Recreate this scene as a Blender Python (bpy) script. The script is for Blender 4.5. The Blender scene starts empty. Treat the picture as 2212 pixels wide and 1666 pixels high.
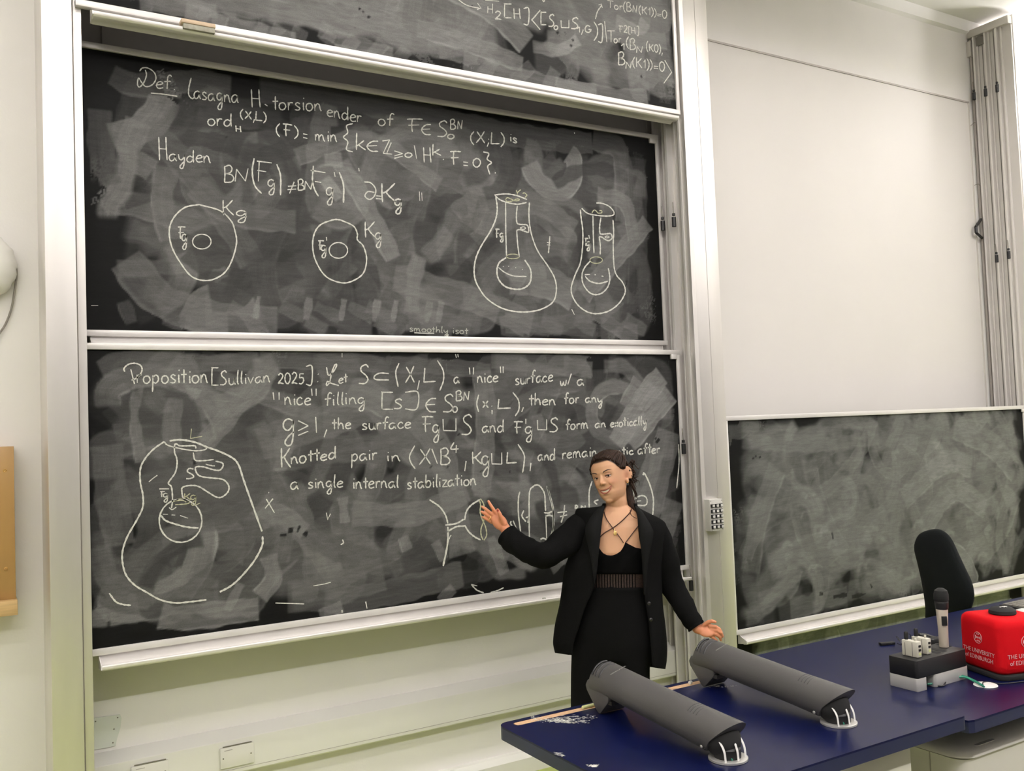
import bpy, bmesh, math, random
import numpy as np
from mathutils import Matrix, Vector

# ---------------------------------------------------------------- camera, world, lights, exposure
FPX, PW, PH = 2000.0, 2212, 1666
CAM_Z = 1.8
def _axes(yaw, pitch, roll):
    cy, sy, cp, sp = math.cos(yaw), math.sin(yaw), math.cos(pitch), math.sin(pitch)
    fwd = np.array([-sy*cp, cy*cp, sp]); right = np.array([cy, sy, 0.0]); up = np.cross(right, fwd)
    cr, sr = math.cos(roll), math.sin(roll)
    return right*cr + up*sr, -right*sr + up*cr, fwd
CR, CU, CF = _axes(-0.537059, 0.0447625, -0.0384332)
CAM = np.array([0.0, 0.0, CAM_Z])
sc = bpy.context.scene
COL = sc.collection
cam = bpy.data.cameras.new('camera'); cam_o = bpy.data.objects.new('camera', cam); COL.objects.link(cam_o)
cam.sensor_width = 36.0; cam.lens = FPX/PW*36.0; cam.clip_start = 0.05
m = Matrix.Identity(4)
for i in range(3):
    m[i][0] = CR[i]; m[i][1] = CU[i]; m[i][2] = -CF[i]; m[i][3] = CAM[i]
cam_o.matrix_world = m
sc.camera = cam_o
sc.view_settings.view_transform = 'Standard'; sc.view_settings.look = 'None'
sc.view_settings.gamma = 1.0; sc.view_settings.use_curve_mapping = False
sc.view_settings.exposure = -0.06
w = bpy.data.worlds.new('world'); sc.world = w; w.use_nodes = True
w.node_tree.nodes['Background'].inputs[0].default_value = (0.95, 0.93, 0.9, 1)
w.node_tree.nodes['Background'].inputs[1].default_value = 0.15
LAMP_ROWS = [  # y, z, x0, x1, watts
    (2.35, 4.62, -3.0, 10.6, 84.0),
    (0.6, 4.62, -3.0, 10.6, 98.0),
    (-1.8, 4.62, -3.0, 10.6, 310.0)]
UPLIGHT = 2.0  # power of the added upward lamps, relative to their row
LCOL = (1.0, 0.955, 0.935)
for (ly, lz, lx0, lx1, lw) in LAMP_ROWS:
    n = 4
    for k in range(n):
        L = bpy.data.lights.new('ceiling_lamp', 'AREA'); L.shape = 'RECTANGLE'
        L.size = (lx1-lx0)/n - 0.5; L.size_y = 0.12; L.energy = lw/n; L.color = LCOL
        o = bpy.data.objects.new('ceiling_lamp', L); COL.objects.link(o)
        o.location = (lx0 + (k+0.5)*(lx1-lx0)/n, ly, lz - 0.012)
        L = bpy.data.lights.new('added_uplamp', 'AREA'); L.shape = 'RECTANGLE'  # added upward lamp: brightens the ceiling and evens out the room light
        L.size = (lx1-lx0)/n - 0.5; L.size_y = 0.12; L.energy = lw/n*UPLIGHT; L.color = LCOL
        o = bpy.data.objects.new('added_uplamp', L); COL.objects.link(o)
        o.location = (lx0 + (k+0.5)*(lx1-lx0)/n, ly, lz + 0.07); o.rotation_euler = (math.pi, 0, 0)
L = bpy.data.lights.new('spot_lamp', 'AREA'); L.shape = 'RECTANGLE'; L.size = 0.8; L.size_y = 0.3; L.energy = 70; L.color = LCOL
o = bpy.data.objects.new('spot_lamp', L); COL.objects.link(o); o.location = (7.9, 3.5, 4.35)
o.rotation_euler = (math.radians(102), 0, 0)

# ---------------------------------------------------------------- pixel <-> place helpers
def ray(px, py): return CF*FPX + CR*(px - PW/2) - CU*(py - PH/2)
def at(px, py, Y): d = ray(px, py); return CAM + d/d[1]*Y
def onz(px, py, z): d = ray(px, py); return CAM + d/d[2]*(z - CAM_Z)

# ---------------------------------------------------------------- mesh helpers
WM = {}          # object name -> world matrix (tracked here so that children can be built in world coordinates)
def tag(o, label=None, cat=None, group=None, kind=None):
    if label: o['label'] = label
    if cat: o['category'] = cat
    if group: o['group'] = group
    if kind: o['kind'] = kind
    return o
def thing(name, label, cat, loc=(0, 0, 0), rz=0.0, group=None, kind=None):
    o = bpy.data.objects.new(name, None); COL.objects.link(o)
    o.location = loc; o.rotation_euler = (0, 0, rz); o.empty_display_size = 0.05
    WM[o.name] = Matrix.Translation(loc) @ Matrix.Rotation(rz, 4, 'Z')
    return tag(o, label, cat, group, kind)
def link(name, me, mat, parent=None, smooth=False, world=True):
    o = bpy.data.objects.new(name, me); COL.objects.link(o)
    for mm in (mat if isinstance(mat, (list, tuple)) else [mat]): me.materials.append(mm)
    if parent is not None:
        o.parent = parent
        M = WM[parent.name]
        if world: me.transform(M.inverted())
        WM[o.name] = M
    else: WM[o.name] = Matrix.Identity(4)
    if smooth:
        me.polygons.foreach_set('use_smooth', [True]*len(me.polygons))
        if smooth != 'all':
            try: me.set_sharp_from_angle(angle=math.radians(38))
            except Exception: pass
    me.update()
    return o
class MB:
    def __init__(s): s.v = []; s.f = []; s.mi = []; s.cur = 0
    def add(s, vs, fs):
        b = len(s.v); s.v += [tuple(float(c) for c in p) for p in vs]
        for f in fs: s.f.append(tuple(i+b for i in f)); s.mi.append(s.cur)
    def box(s, x0, x1, y0, y1, z0, z1):
        s.add([(x0,y0,z0),(x1,y0,z0),(x1,y1,z0),(x0,y1,z0),(x0,y0,z1),(x1,y0,z1),(x1,y1,z1),(x0,y1,z1)],
              [(0,3,2,1),(4,5,6,7),(0,1,5,4),(1,2,6,5),(2,3,7,6),(3,0,4,7)]); return s
    def obox(s, c, ax, ay, az):   # oriented box: centre and three half-axes
        c, ax, ay, az = map(np.array, (c, ax, ay, az)); P = []
        for k in (-1, 1):
            for (i, j) in ((-1,-1),(1,-1),(1,1),(-1,1)): P.append(c+ax*i+ay*j+az*k)
        s.add(P, [(0,3,2,1),(4,5,6,7),(0,1,5,4),(1,2,6,5),(2,3,7,6),(3,0,4,7)]); return s
    def prism(s, poly, fn0, fn1):  # poly: list of 2D, fn0/fn1 map 2D -> 3D for both ends
        n = len(poly); a = [fn0(*p) for p in poly]; b = [fn1(*p) for p in poly]
        s.add(a+b, [tuple(range(n))[::-1], tuple(range(n, 2*n))] + [(i, (i+1) % n, n+(i+1) % n, n+i) for i in range(n)]); return s
    def exx(s, poly, x0, x1): return s.prism(poly, lambda y, z: (x0, y, z), lambda y, z: (x1, y, z))
    def exz(s, poly, z0, z1): return s.prism(poly, lambda x, y: (x, y, z0), lambda x, y: (x, y, z1))
    def loft(s, rings, closed=True, caps=True):
        n = len(rings[0]); b = []; f = []
        for r in rings: b += list(r)
        for k in range(len(rings)-1):
            for i in range(n if closed else n-1):
                j = (i+1) % n
                f.append((k*n+i, k*n+j, (k+1)*n+j, (k+1)*n+i))
        if caps and closed:
            f.append(tuple(range(n))[::-1]); f.append(tuple(range((len(rings)-1)*n, len(rings)*n)))
        s.add(b, f); return s
    def tube(s, pts, rad, n=8, caps=True, flat=1.0, flatdir=None):
        pts = [np.array(p, float) for p in pts]
        if not hasattr(rad, '__len__'): rad = [rad]*len(pts)
        rings = []; up = np.array([0.13, 0.21, 0.97]) if flatdir is None else np.array(flatdir, float)
        for i, p in enumerate(pts):
            t = pts[min(i+1, len(pts)-1)] - pts[max(i-1, 0)]; t /= np.linalg.norm(t)+1e-12
            a = np.cross(t, up); la = np.linalg.norm(a)
            if la < 1e-3: a = np.cross(t, [1, 0, 0.2]); la = np.linalg.norm(a)
            a /= la; b = np.cross(a, t); up = b if flatdir is None else up
            rings.append([p + rad[i]*(a*math.cos(q) + flat*b*math.sin(q)) for q in [2*math.pi*k/n for k in range(n)]])
        return s.loft(rings, True, caps)
    def lathe(s, prof, c=(0,0,0), n=32, sx=1.0, sy=1.0, caps=True):
        rings = [[(c[0]+r*sx*math.cos(2*math.pi*k/n), c[1]+r*sy*math.sin(2*math.pi*k/n), c[2]+z) for k in range(n)] for r, z in prof]
        return s.loft(rings, True, caps)
    def ell(s, c, rx, ry=None, rz=None, R=None, nu=16, nv=10):
        ry = rx if ry is None else ry; rz = rx if rz is None else rz
        rings = []
        for j in range(nv+1):
            th = math.pi*(0.02+0.96*j/nv); ring = []
            for k in range(nu):
                ph = 2*math.pi*k/nu
                p = np.array([rx*math.sin(th)*math.cos(ph), ry*math.sin(th)*math.sin(ph), -rz*math.cos(th)])
                if R is not None: p = R @ p
                ring.append(tuple(np.array(c)+p))
            rings.append(ring)
        return s.loft(rings)
    def mesh(s, name='m'):
        me = bpy.data.meshes.new(name); me.from_pydata(s.v, [], s.f)
        if any(s.mi): me.polygons.foreach_set('material_index', s.mi)
        return me
    def build(s, name, mat, parent=None, smooth=False, bevel=0.0, seg=2):
        me = s.mesh(name)
        bm = bmesh.new(); bm.from_mesh(me); bmesh.ops.recalc_face_normals(bm, faces=bm.faces)
        if bevel > 0:
            es = [e for e in bm.edges if len(e.link_faces) == 2 and e.calc_face_angle(0) > 0.5]
            bmesh.ops.bevel(bm, geom=es, offset=bevel, segments=seg, affect='EDGES', profile=0.5, clamp_overlap=True)
        bm.to_mesh(me); bm.free()
        return link(name, me, mat, parent, smooth or bevel > 0)
def arc(cx, cy, r, a0, a1, n=8): return [(cx+r*math.cos(a0+(a1-a0)*k/n), cy+r*math.sin(a0+(a1-a0)*k/n)) for k in range(n+1)]
def rrect(x0, x1, y0, y1, r, n=6):
    P = math.pi
    return arc(x1-r, y0+r, r, -P/2, 0, n)+arc(x1-r, y1-r, r, 0, P/2, n)+arc(x0+r, y1-r, r, P/2, P, n)+arc(x0+r, y0+r, r, P, 1.5*P, n)
def crom(P, k=6, closed=False):
    P = [np.array(p, float) for p in P]
    if len(P) < 3 and not closed: return P
    Q = ([P[-1]]+P+[P[0], P[1]]) if closed else ([2*P[0]-P[1]]+P+[2*P[-1]-P[-2]])
    out = []
    for i in range(1, len(Q)-2):
        p0, p1, p2, p3 = Q[i-1], Q[i], Q[i+1], Q[i+2]
        for t in np.arange(k)/k:
            out.append(0.5*((2*p1)+(-p0+p2)*t+(2*p0-5*p1+4*p2-p3)*t*t+(-p0+3*p1-3*p2+p3)*t**3))
    if not closed: out.append(P[-1])
    return out

# ---------------------------------------------------------------- materials
def mat(name, col, rough=0.6, metal=0.0, noise=0.0, nscale=8.0, bump=0.0, bscale=60.0, spec=0.5, col2=None, trans=0.0, stretch=None):
    M = bpy.data.materials.new(name); M.use_nodes = True; nt = M.node_tree; b = nt.nodes['Principled BSDF']
    b.inputs['Base Color'].default_value = (*col, 1); b.inputs['Roughness'].default_value = rough
    b.inputs['Metallic'].default_value = metal; b.inputs['Specular IOR Level'].default_value = spec
    if trans: b.inputs['Transmission Weight'].default_value = trans
    tc = nt.nodes.new('ShaderNodeTexCoord'); mp = nt.nodes.new('ShaderNodeMapping')
    nt.links.new(tc.outputs['Object'], mp.inputs[0])
    if stretch: mp.inputs['Scale'].default_value = stretch
    if noise > 0 or col2 is not None:
        nz = nt.nodes.new('ShaderNodeTexNoise'); nz.inputs['Scale'].default_value = nscale; nz.inputs['Detail'].default_value = 5
        nt.links.new(mp.outputs[0], nz.inputs['Vector'])
        mx = nt.nodes.new('ShaderNodeMixRGB'); c2 = col2 if col2 is not None else tuple(c*(1-noise) for c in col)
        mx.inputs[1].default_value = (*col, 1); mx.inputs[2].default_value = (*c2, 1)
        rp = nt.nodes.new('ShaderNodeMapRange'); rp.inputs[1].default_value = 0.35; rp.inputs[2].default_value = 0.65
        nt.links.new(nz.outputs['Fac'], rp.inputs[0]); nt.links.new(rp.outputs[0], mx.inputs[0]); nt.links.new(mx.outputs[0], b.inputs['Base Color'])
    if bump > 0:
        n2 = nt.nodes.new('ShaderNodeTexNoise'); n2.inputs['Scale'].default_value = bscale; n2.inputs['Detail'].default_value = 3
        bp = nt.nodes.new('ShaderNodeBump'); bp.inputs['Strength'].default_value = bump; bp.inputs['Distance'].default_value = 0.002
        nt.links.new(mp.outputs[0], n2.inputs['Vector']); nt.links.new(n2.outputs['Fac'], bp.inputs['Height']); nt.links.new(bp.outputs[0], b.inputs['Normal'])
    return M
def emit(name, col, s):
    M = bpy.data.materials.new(name); M.use_nodes = True; nt = M.node_tree; b = nt.nodes['Principled BSDF']
    b.inputs['Emission Color'].default_value = (*col, 1); b.inputs['Emission Strength'].default_value = s; return M
M_wall = mat('wall_paint', (0.85, 0.83, 0.80), 0.75, noise=0.03, nscale=2.0, bump=0.15, bscale=120)
M_ceil = mat('ceiling_paint', (0.88, 0.87, 0.85), 0.8, noise=0.02)
M_floor = mat('lime_lino', (0.40, 0.46, 0.12), 0.45, noise=0.12, nscale=30)
M_alu = mat('white_metal', (0.76, 0.735, 0.71), 0.42, 0.75, noise=0.05, nscale=3, stretch=(4, 4, 0.4))
M_frame = mat('frame_metal', (0.80, 0.775, 0.75), 0.35, 0.25, noise=0.06, nscale=6)
M_rail = mat('rail_metal', (0.60, 0.575, 0.54), 0.35, 0.4, noise=0.02, nscale=5, stretch=(6, 6, 0.3))
M_groove = mat('rail_groove', (0.16, 0.15, 0.13), 0.5)
M_black = mat('black_plastic', (0.008, 0.008, 0.009), 0.45)
M_blackm = mat('matte_black', (0.006, 0.006, 0.006), 0.85)
M_panel = mat('panel_white', (0.70, 0.675, 0.645), 0.6, noise=0.03, nscale=1.2)
M_greytrim = mat('grey_trim', (0.42, 0.39, 0.36), 0.5)
M_trunk = mat('trunking_plastic', (0.80, 0.79, 0.745), 0.4, noise=0.04, nscale=2.5)
M_screw = mat('screw_metal', (0.25, 0.23, 0.2), 0.4, 0.8)
M_brass = mat('brass', (0.75, 0.48, 0.18), 0.3, 0.9)
M_cable = mat('grey_cable', (0.22, 0.20, 0.17), 0.5)

# ================================================================ the room
WY = 4.27
M_glow = emit('lamp_glow', LCOL, 3.0)
def struct(name, mb, m_, **k):
    o = mb.build(name, m_, **k); o['kind'] = 'structure'; return o
struct('floor', MB().box(-3.5, 11.5, 1.2, WY+0.2, -0.12, 0.0), M_floor)
struct('floor_rear', MB().box(-3.5, 11.5, -6.0, 1.2, -0.12, 0.0), mat('brown_carpet', (0.09, 0.08, 0.075), 0.9, noise=0.1))
struct('ceiling', MB().box(-3.5, 11.5, -6.0, WY+0.2, 4.83, 4.95), M_ceil)
struct('wall_front', MB().box(-3.5, 11.5, WY, WY+0.2, 0.0, 4.83), M_wall)
struct('wall_left', MB().box(-3.7, -3.5, -6.0, WY+0.2, 0.0, 4.83), M_wall)
struct('wall_right', MB().box(11.5, 11.7, -6.0, WY+0.2, 0.0, 4.83), M_wall)
struct('wall_rear', MB().box(-3.5, 11.5, -6.2, -6.0, 0.0, 4.83), mat('rear_wall_paint', (0.20, 0.19, 0.18), 0.8, noise=0.05))
struct('trim_1', MB().exx([(WY, 4.74), (WY-0.03, 4.755), (WY-0.05, 4.83), (WY, 4.83)], -3.5, 11.5), M_ceil)
struct('baseboard_front', MB().exx([(WY, 0), (WY-0.06, 0), (WY-0.06, 0.075), (WY-0.035, 0.10), (WY, 0.10)], 0.36, 3.6), M_trunk)
# ceiling light fittings (out of the frame): three long rows with open housings
for (ly, lz, lx0, lx1, lw), row in zip(LAMP_ROWS, ('row nearest the blackboards', 'middle row', 'row farthest from the blackboards')):
    t = thing('ceiling_light', 'long white hanging light fitting, '+row, 'ceiling light', ((lx0+lx1)/2, ly, lz), 0, 'hanging ceiling lights')
    n = 4; lip = 0.022 if ly > 2 else 0.02
    h = MB(); h.box(lx0, lx1, ly-.12, ly+.12, lz+.02, lz+.06); h.box(lx0, lx1, ly+.10, ly+.12, lz-lip, lz+.02); h.box(lx0, lx1, ly-.12, ly-.10, lz-lip, lz+.02); h.build('housing', M_alu, t)
    for k in range(n):
        cx = lx0 + (k+0.5)*(lx1-lx0)/n; hl = ((lx1-lx0)/n - 0.5)/2
        MB().box(cx-hl, cx+hl, ly-.1, ly+.1, lz, lz+.018).build('diffuser', M_glow, t)
        h = MB(); h.tube([(cx-hl*.7, ly, lz+.06), (cx-hl*.7, ly, 4.83)], .006); h.build('suspension_rod', M_alu, t)

# white projection panel on the wall of the right bay
t = thing('projection_panel', 'large plain off-white projection panel above the right blackboard', 'panel', (5.4, WY, 1.8))
MB().box(3.76, 6.765, WY-0.012, WY-.001, 1.55, 4.19).build('panel_sheet', M_panel, t)
MB().box(3.76, 6.775, WY-0.018, WY-0.010, 4.185, 4.197).build('edge_trim', M_greytrim, t)
MB().box(6.765, 6.777, WY-0.018, WY-0.002, 1.55, 4.197).build('edge_trim', mat('pale_trim', (0.6, 0.57, 0.53), 0.5), t)

# dado trunking with face plates
TY = 4.19
t = thing('wall_trunking', 'long white boxed cable trunking with sloped top, low on the wall under the lower blackboard', 'trunking', (2.0, WY, 0.42))
for (xa, xb) in ((0.36, 2.895), (2.90, 3.62)):
    MB().exx([(WY, .513), (WY-.012, .513), (TY, .480), (TY, .338), (TY+.012, .330), (WY, .330)], xa, xb).build('trunking_cover', M_trunk, t, bevel=.002)
MB().box(.36, 3.6, TY-.001, TY+.005, .352, .354).build('seam', M_greytrim, t)
M_plate = mat('plate_plastic', (0.74, 0.725, 0.68), 0.35)
for k, (xc, lab) in enumerate(((.66, 'blank socket plate at the left end of the trunking, lowest in view'), (1.02, 'blank socket plate with two screws in the middle of the trunking'))):
    p = thing('blank_plate', lab, 'socket plate', (xc, TY, .41), 0, 'blank plates on the trunking')
    MB().box(xc-.073, xc+.073, TY-.010, TY+.001, .366, .455).build('plate', M_plate, p, bevel=.003)
    for sx in (-.06, .06):
        s = MB(); s.prism(arc(xc+sx, .41, .0035, 0, 2*math.pi*.92, 9), lambda x, z: (x, TY-.011, z), lambda x, z: (x, TY-.004, z)); s.build('screw', M_screw, p)
    MB().box(xc-.055, xc-.02, TY-.0105, TY-.004, .4405, .4435).build('printed_line', M_greytrim, p)
    MB().box(xc-.06, xc+.065, TY-.0085, TY+.0005, .4565, .459).build('edge_shadow_strip', M_screw, p)  # solid dark strip drawing the shadow line along the plate's top edge
t = MB()
poly = [(.445, .53), (.445, .655), (.455, .66), (.56, .655), (.565, .64), (.56, .60), (.545, .555), (.54, .53)]
t.prism(poly, lambda x, z: (x, WY-.001, z), lambda x, z: (x, WY-.006, z))
g = thing('plastic_guard', 'small translucent blue-grey plastic guard plate on the wall beside the left post', 'guard plate', (.5, WY, .53))
t.build('plate', mat('pale_blue_plastic', (0.70, 0.73, 0.68), 0.25), g)
for (x, z) in ((.465, .645), (.55, .645), (.535, .60), (.53, .545)):
    MB().ell((x, WY-.007, z), .003, nu=8, nv=5).build('screw', M_screw, g)

# ================================================================ column posts with sliding tracks
def rails(name, label, xin, s, y0, y1, z1, front):
    pass
# left post
t = thing('left_column', 'wide white metal column left of the blackboards', 'column', (.335, 4.1, 0))
MB().box(.279, .388, 3.925, WY, 0, 4.75).build('post', M_alu, t, bevel=.004)
MB().box(.388, .394, 3.965, WY, 0, 4.75).build('groove', M_greytrim, t)
MB().box(.394, .425, 3.955, 4.02, 0, 4.75).build('rail', M_alu, t, bevel=.002)
MB().box(.394, .43, 4.065, 4.10, 0, 4.75).build('rail', M_rail, t)
MB().box(.394, .43, 4.17, 4.20, 0, 4.75).build('rail', M_rail, t)
# centre column, its left face carries the tracks of the sliding boards
t = thing('centre_column', 'wide white metal column between the two blackboard bays', 'column', (3.63, 4.1, 0))
CX0 = 3.560
MB().box(CX0, 3.742, 3.915, WY, 0, 4.75).build('post', M_alu, t, bevel=.003)
MB().box(3.648, 3.6495, 3.9135, 3.92, 0, 4.75).build('seam', M_greytrim, t)
MB().box(3.531, CX0, 3.915, 3.921, 0, 4.75).build('front_lip', M_alu, t)
MB().box(3.531, CX0, 3.921, 3.95, 0, 4.75).build('channel', M_rail, t)
for (ya, yb, xi, mm) in ((3.952, 3.966, 3.522, M_frame), (3.98, 4.010, 3.545, M_rail), (4.012, 4.016, 3.536, M_frame), (4.020, 4.024, 3.548, M_groove),
                         (4.060, 4.078, 3.518, M_frame), (4.082, 4.105, 3.540, M_rail), (4.108, 4.112, 3.528, M_frame), (4.116, 4.120, 3.54, M_groove),
                         (4.160, 4.175, 3.512, M_frame), (4.18, 4.215, 3.54, M_rail), (4.225, 4.235, 3.52, M_rail)):
    MB().box(xi, CX0+.001, ya, yb, 0, 4.75).build('rail', mm, t)
# right column of the right bay
t = thing('right_column', 'tall white column with grooved track face at the far right of the wall', 'column', (7.0, 4.1, 0))
RX0 = 6.868
MB().box(RX0, 7.04, 3.925, WY, 0, 4.98-.2).build('post', M_alu, t, bevel=.003)
MB().box(RX0-.006, RX0+.02, 3.952, 3.958, 0, 4.78).build('seam', M_greytrim, t)
prof = [(4.262, .0), (4.225, .0), (4.223, .028), (4.211, .028), (4.209, .008), (4.197, .008), (4.196, .014), (4.190, .014), (4.189, .0), (4.163, .0), (4.1625, -.012), (4.160, -.012), (4.1595, 0),
        (4.132, .0), (4.130, .028), (4.118, .028), (4.116, .008), (4.104, .008), (4.103, .014), (4.097, .014), (4.096, .0), (4.070, 0), (4.0695, -.012), (4.067, -.012), (4.0665, 0),
        (4.042, .0), (4.040, .03), (4.026, .03), (4.024, .008), (4.010, .008), (4.008, .016), (4.000, .016), (3.998, .0), (3.93, .0)]
s = MB(); s.loft([[(RX0-.02-h, y, z) for (y, h) in prof] for z in (0.0, 4.705)], closed=False, caps=False); s.box(RX0-.019, RX0+.01, 3.93, 4.262, 0, 4.7)
s.build('track_face', mat('track_metal', (0.62, 0.595, 0.57), 0.45, 0.1), t)
for (ya, yb, h_, m2) in ((4.2115, 4.2225, .032, M_frame), (4.1185, 4.1295, .032, M_frame), (4.0265, 4.0395, .034, M_frame), (4.160, 4.1635, .003, M_groove), (4.067, 4.0705, .003, M_groove), (4.190, 4.196, .016, M_frame), (4.097, 4.103, .016, M_frame), (3.998, 4.006, .018, M_frame), (4.245, 4.262, .012, M_greytrim)):
    MB().box(RX0-.02-h_, RX0-.01, ya, yb, 0, 4.70).build('track_rib', m2, t)
MB().box(RX0-.055, RX0+.03, 3.93, 4.262, 4.705, 4.765).build('top_cap', M_rail, t, bevel=.003)
MB().box(RX0-.06, RX0-.01, 4.235, WY, 4.56, 4.68).build('wall_bracket', M_rail, t, bevel=.003)
s = MB(); s.obox((RX0-.035, 4.17, 4.66), (.004, 0, 0), (0, .03, 0), (0, .0, .035)); s.build('bracket_tab', M_groove, t)
# cord stops hanging in the tracks
def cord_stop(lab, x, y, z, par=None):
    t = thing('cord_stop', lab, 'cord stop', (x, y, z), 0, 'black cord stops in the board tracks')
    s = MB(); s.tube([(x, y+.004, z+.115), (x-.002, y, z+.07), (x, y, z+.04)], .0028, 6); s.build('cord', M_cable, t)
    s = MB(); s.lathe([(.002, .052), (.0085, .05), (.0085, .036), (.002, .034)], (x, y, z), 10); s.build('collar', M_black, t, smooth=True)
    s = MB(); s.lathe([(.003, .030), (.0125, .028), (.0125, -.028), (.003, -.030)], (x, y, z), 12); s.build('weight', M_black, t, smooth=True)
xx = RX0-.045
def yx(px, py, X): d = ray(px, py); v = CAM + d/d[0]*X; return v[1], v[2]
for lab, p in (('black cord stop on the right column, leftmost of the upper three', (2104, 208)), ('black cord stop on the right column, middle of the upper three', (2129, 200)),
               ('black cord stop on the right column, rightmost of the upper three', (2154, 191)), ('black cord stop on the right column, left of the lower two', (2153, 559)), ('black cord stop on the right column, right of the lower two', (2179, 551))):
    y, z = yx(*p, xx-.012); cord_stop(lab, xx-.012, y, z)
for lab, p in (('black cord stop on the centre column beside the middle blackboard, left one', (1434, 488)), ('black cord stop on the centre column beside the middle blackboard, right one', (1458, 480)),
               ('black cord stop on the centre column right of the upright blackboard edge, head height', (1479, 970)), ('black cord stop on the centre column below the lower blackboard, right one', (1495, 1265)), ('black cord stop on the centre column below the lower blackboard, left one', (1470, 1262))):
    y, z = yx(*p, 3.512); cord_stop(lab, 3.505, y, z)
# cable loops and black clamp on the wall beside the right column
s = MB(); a = at(2094, 275, WY-.01); b = at(2107, 265, WY-.03)
s.tube(crom([a, (a+b)/2+np.array([0, -.01, .012]), b]), .0022, 6); tag(s.build('wire_tie', M_cable, smooth=True), 'thin grey wire loop by the right column, upper one', 'wire')
s = MB(); a = at(2102, 402, WY-.01); b = at(2117, 401, WY-.03)
s.tube(crom([a, (a+b)/2+np.array([0, -.01, .012]), b]), .0022, 6); tag(s.build('wire_tie', M_cable, smooth=True), 'thin grey wire loop by the right column, lower one', 'wire')
t = thing('wall_clamp', 'black angular clamp sticking out from behind the right column', 'clamp', tuple(at(2112, 495, WY-.03)))
P = [at(2119, 474, WY-.03), at(2108, 490, WY-.05), at(2109, 503, WY-.05), at(2121, 514, WY-.03)]
s = MB(); s.tube([P[0], P[1]], .011, 6); s.build('upper_jaw', M_black, t)
s = MB(); s.tube([P[2], P[3]], .011, 6); s.build('lower_jaw', M_black, t)
s = MB(); s.tube([P[1], P[2]], .013, 6); s.build('hinge', M_black, t)

# keypad on the centre column
kc = at(1545, 1112, 3.865)
kx0, kx1 = 3.545, 3.637
t = thing('board_keypad', 'grey box with fifteen white push buttons on the centre column', 'keypad', ((kx0+kx1)/2, 3.92, 1.18))
MB().box(kx0, kx1, 3.868, 3.916, 1.183, 1.356).build('case', mat('keypad_grey', (0.55, 0.54, 0.50), 0.5), t, bevel=.002)
for r_ in range(5):
    for c_ in range(3):
        x = kx0+.0155+c_*.0305; z = 1.322-r_*.0292
        MB().box(x-.012, x+.010, 3.860, 3.868, z-.009, z+.009).build('button_surround', M_black, t)
        MB().box(x-.005, x+.0095, 3.857, 3.8605, z-.006, z+.006).build('button', mat('button_white', (0.78, 0.77, 0.74), 0.4) if (r_+c_) == 0 else bpy.data.materials['button_white'], t)
        MB().box(x-.002, x+.006, 3.8565, 3.8572, z-.001, z+.001).build('button_mark', M_groove, t)
        MB().box(x-.009, x+.008, 3.8675, 3.8682, z+.0125, z+.014).build('printed_line', M_greytrim, t)
for (x, z) in ((kx0+.006, 1.349), (kx1-.006, 1.349), (kx0+.006, 1.19), (kx1-.006, 1.19)):
    MB().ell((x, 3.868, z), .0028, nu=8, nv=5).build('screw', M_groove, t)

# left edge of the picture: dome and notice box
dc = at(-52, 571, WY-.05); 
t = thing('wall_dome', 'white puffy dome fitting with creased rim at the left edge of the picture', 'wall fitting', (dc[0], WY, dc[2]))
R_ = .145; s = MB(); rings = []
for j in range(13):
    q = j/12*math.pi/2
    ring = []
    for k in range(96):
        a = 2*math.pi*k/96; wr = 1 + .018*math.cos(q)**2*math.sin(14*a+1.3*math.sin(3*a))+.008*math.cos(q)*math.sin(29*a)
        rr = R_*math.cos(q)*wr+.001; ring.append((dc[0]+rr*math.cos(a), WY-.02-.085*math.sin(q)**.8, dc[2]+rr*math.sin(a)*1.0))
    rings.append(ring)
rings.insert(0, [(dc[0]+(R_-.02)*math.cos(2*math.pi*k/96), WY, dc[2]+(R_-.02)*math.sin(2*math.pi*k/96)) for k in range(96)])
s.loft(rings); s.build('dome', mat('dome_white', (0.80, 0.79, 0.74), 0.5), t, smooth='all')
s = MB(); s.tube(crom([at(31, 562, WY-.02), at(36, 590, WY-.02), at(32, 625, WY-.015), at(25, 665, WY-.012), at(12, 700, WY-.012), at(-6, 728, WY-.012), at(-30, 770, WY-.012)]), .0042, 6)
s.build('power_cord', M_cable, t, smooth=True)
t = thing('notice_box', 'tan wooden box with pale ledge mounted on the wall left of the column', 'wooden box', (0.02, WY, 1.14))
M_tan = mat('tan_board', (0.44, 0.26, 0.09), 0.35, noise=.18, nscale=2.2, stretch=(3, 1, .5))
M_pine = mat('pine_ledge', (0.62, 0.42, 0.19), 0.5, noise=.2, nscale=14, stretch=(.6, 3, 6))
MB().box(-.45, .176, 4.17, WY, 1.20, 1.80).build('board', M_tan, t, bevel=.002)
MB().box(-.45, .180, 4.13, WY, 1.143, 1.20).build('ledge', M_pine, t, bevel=.002)
for p in ((11, 1017), (13, 1229)):
    q = at(*p, 4.168)
    s = MB(); s.tube([(q[0]+.0055*math.cos(a), 4.168, q[2]+.0055*math.sin(a)) for a in np.linspace(0, 2*math.pi, 13)], .0016, 5); s.ell((q[0], 4.168, q[2]), .0028, nu=8, nv=5); s.build('screw', M_brass, t, smooth=True)
MB().box(-.2, .115, 4.127, 4.133, 1.178, 1.1935).build('blue_label', mat('pale_blue', (.30, .50, .58), .6), t)

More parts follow.
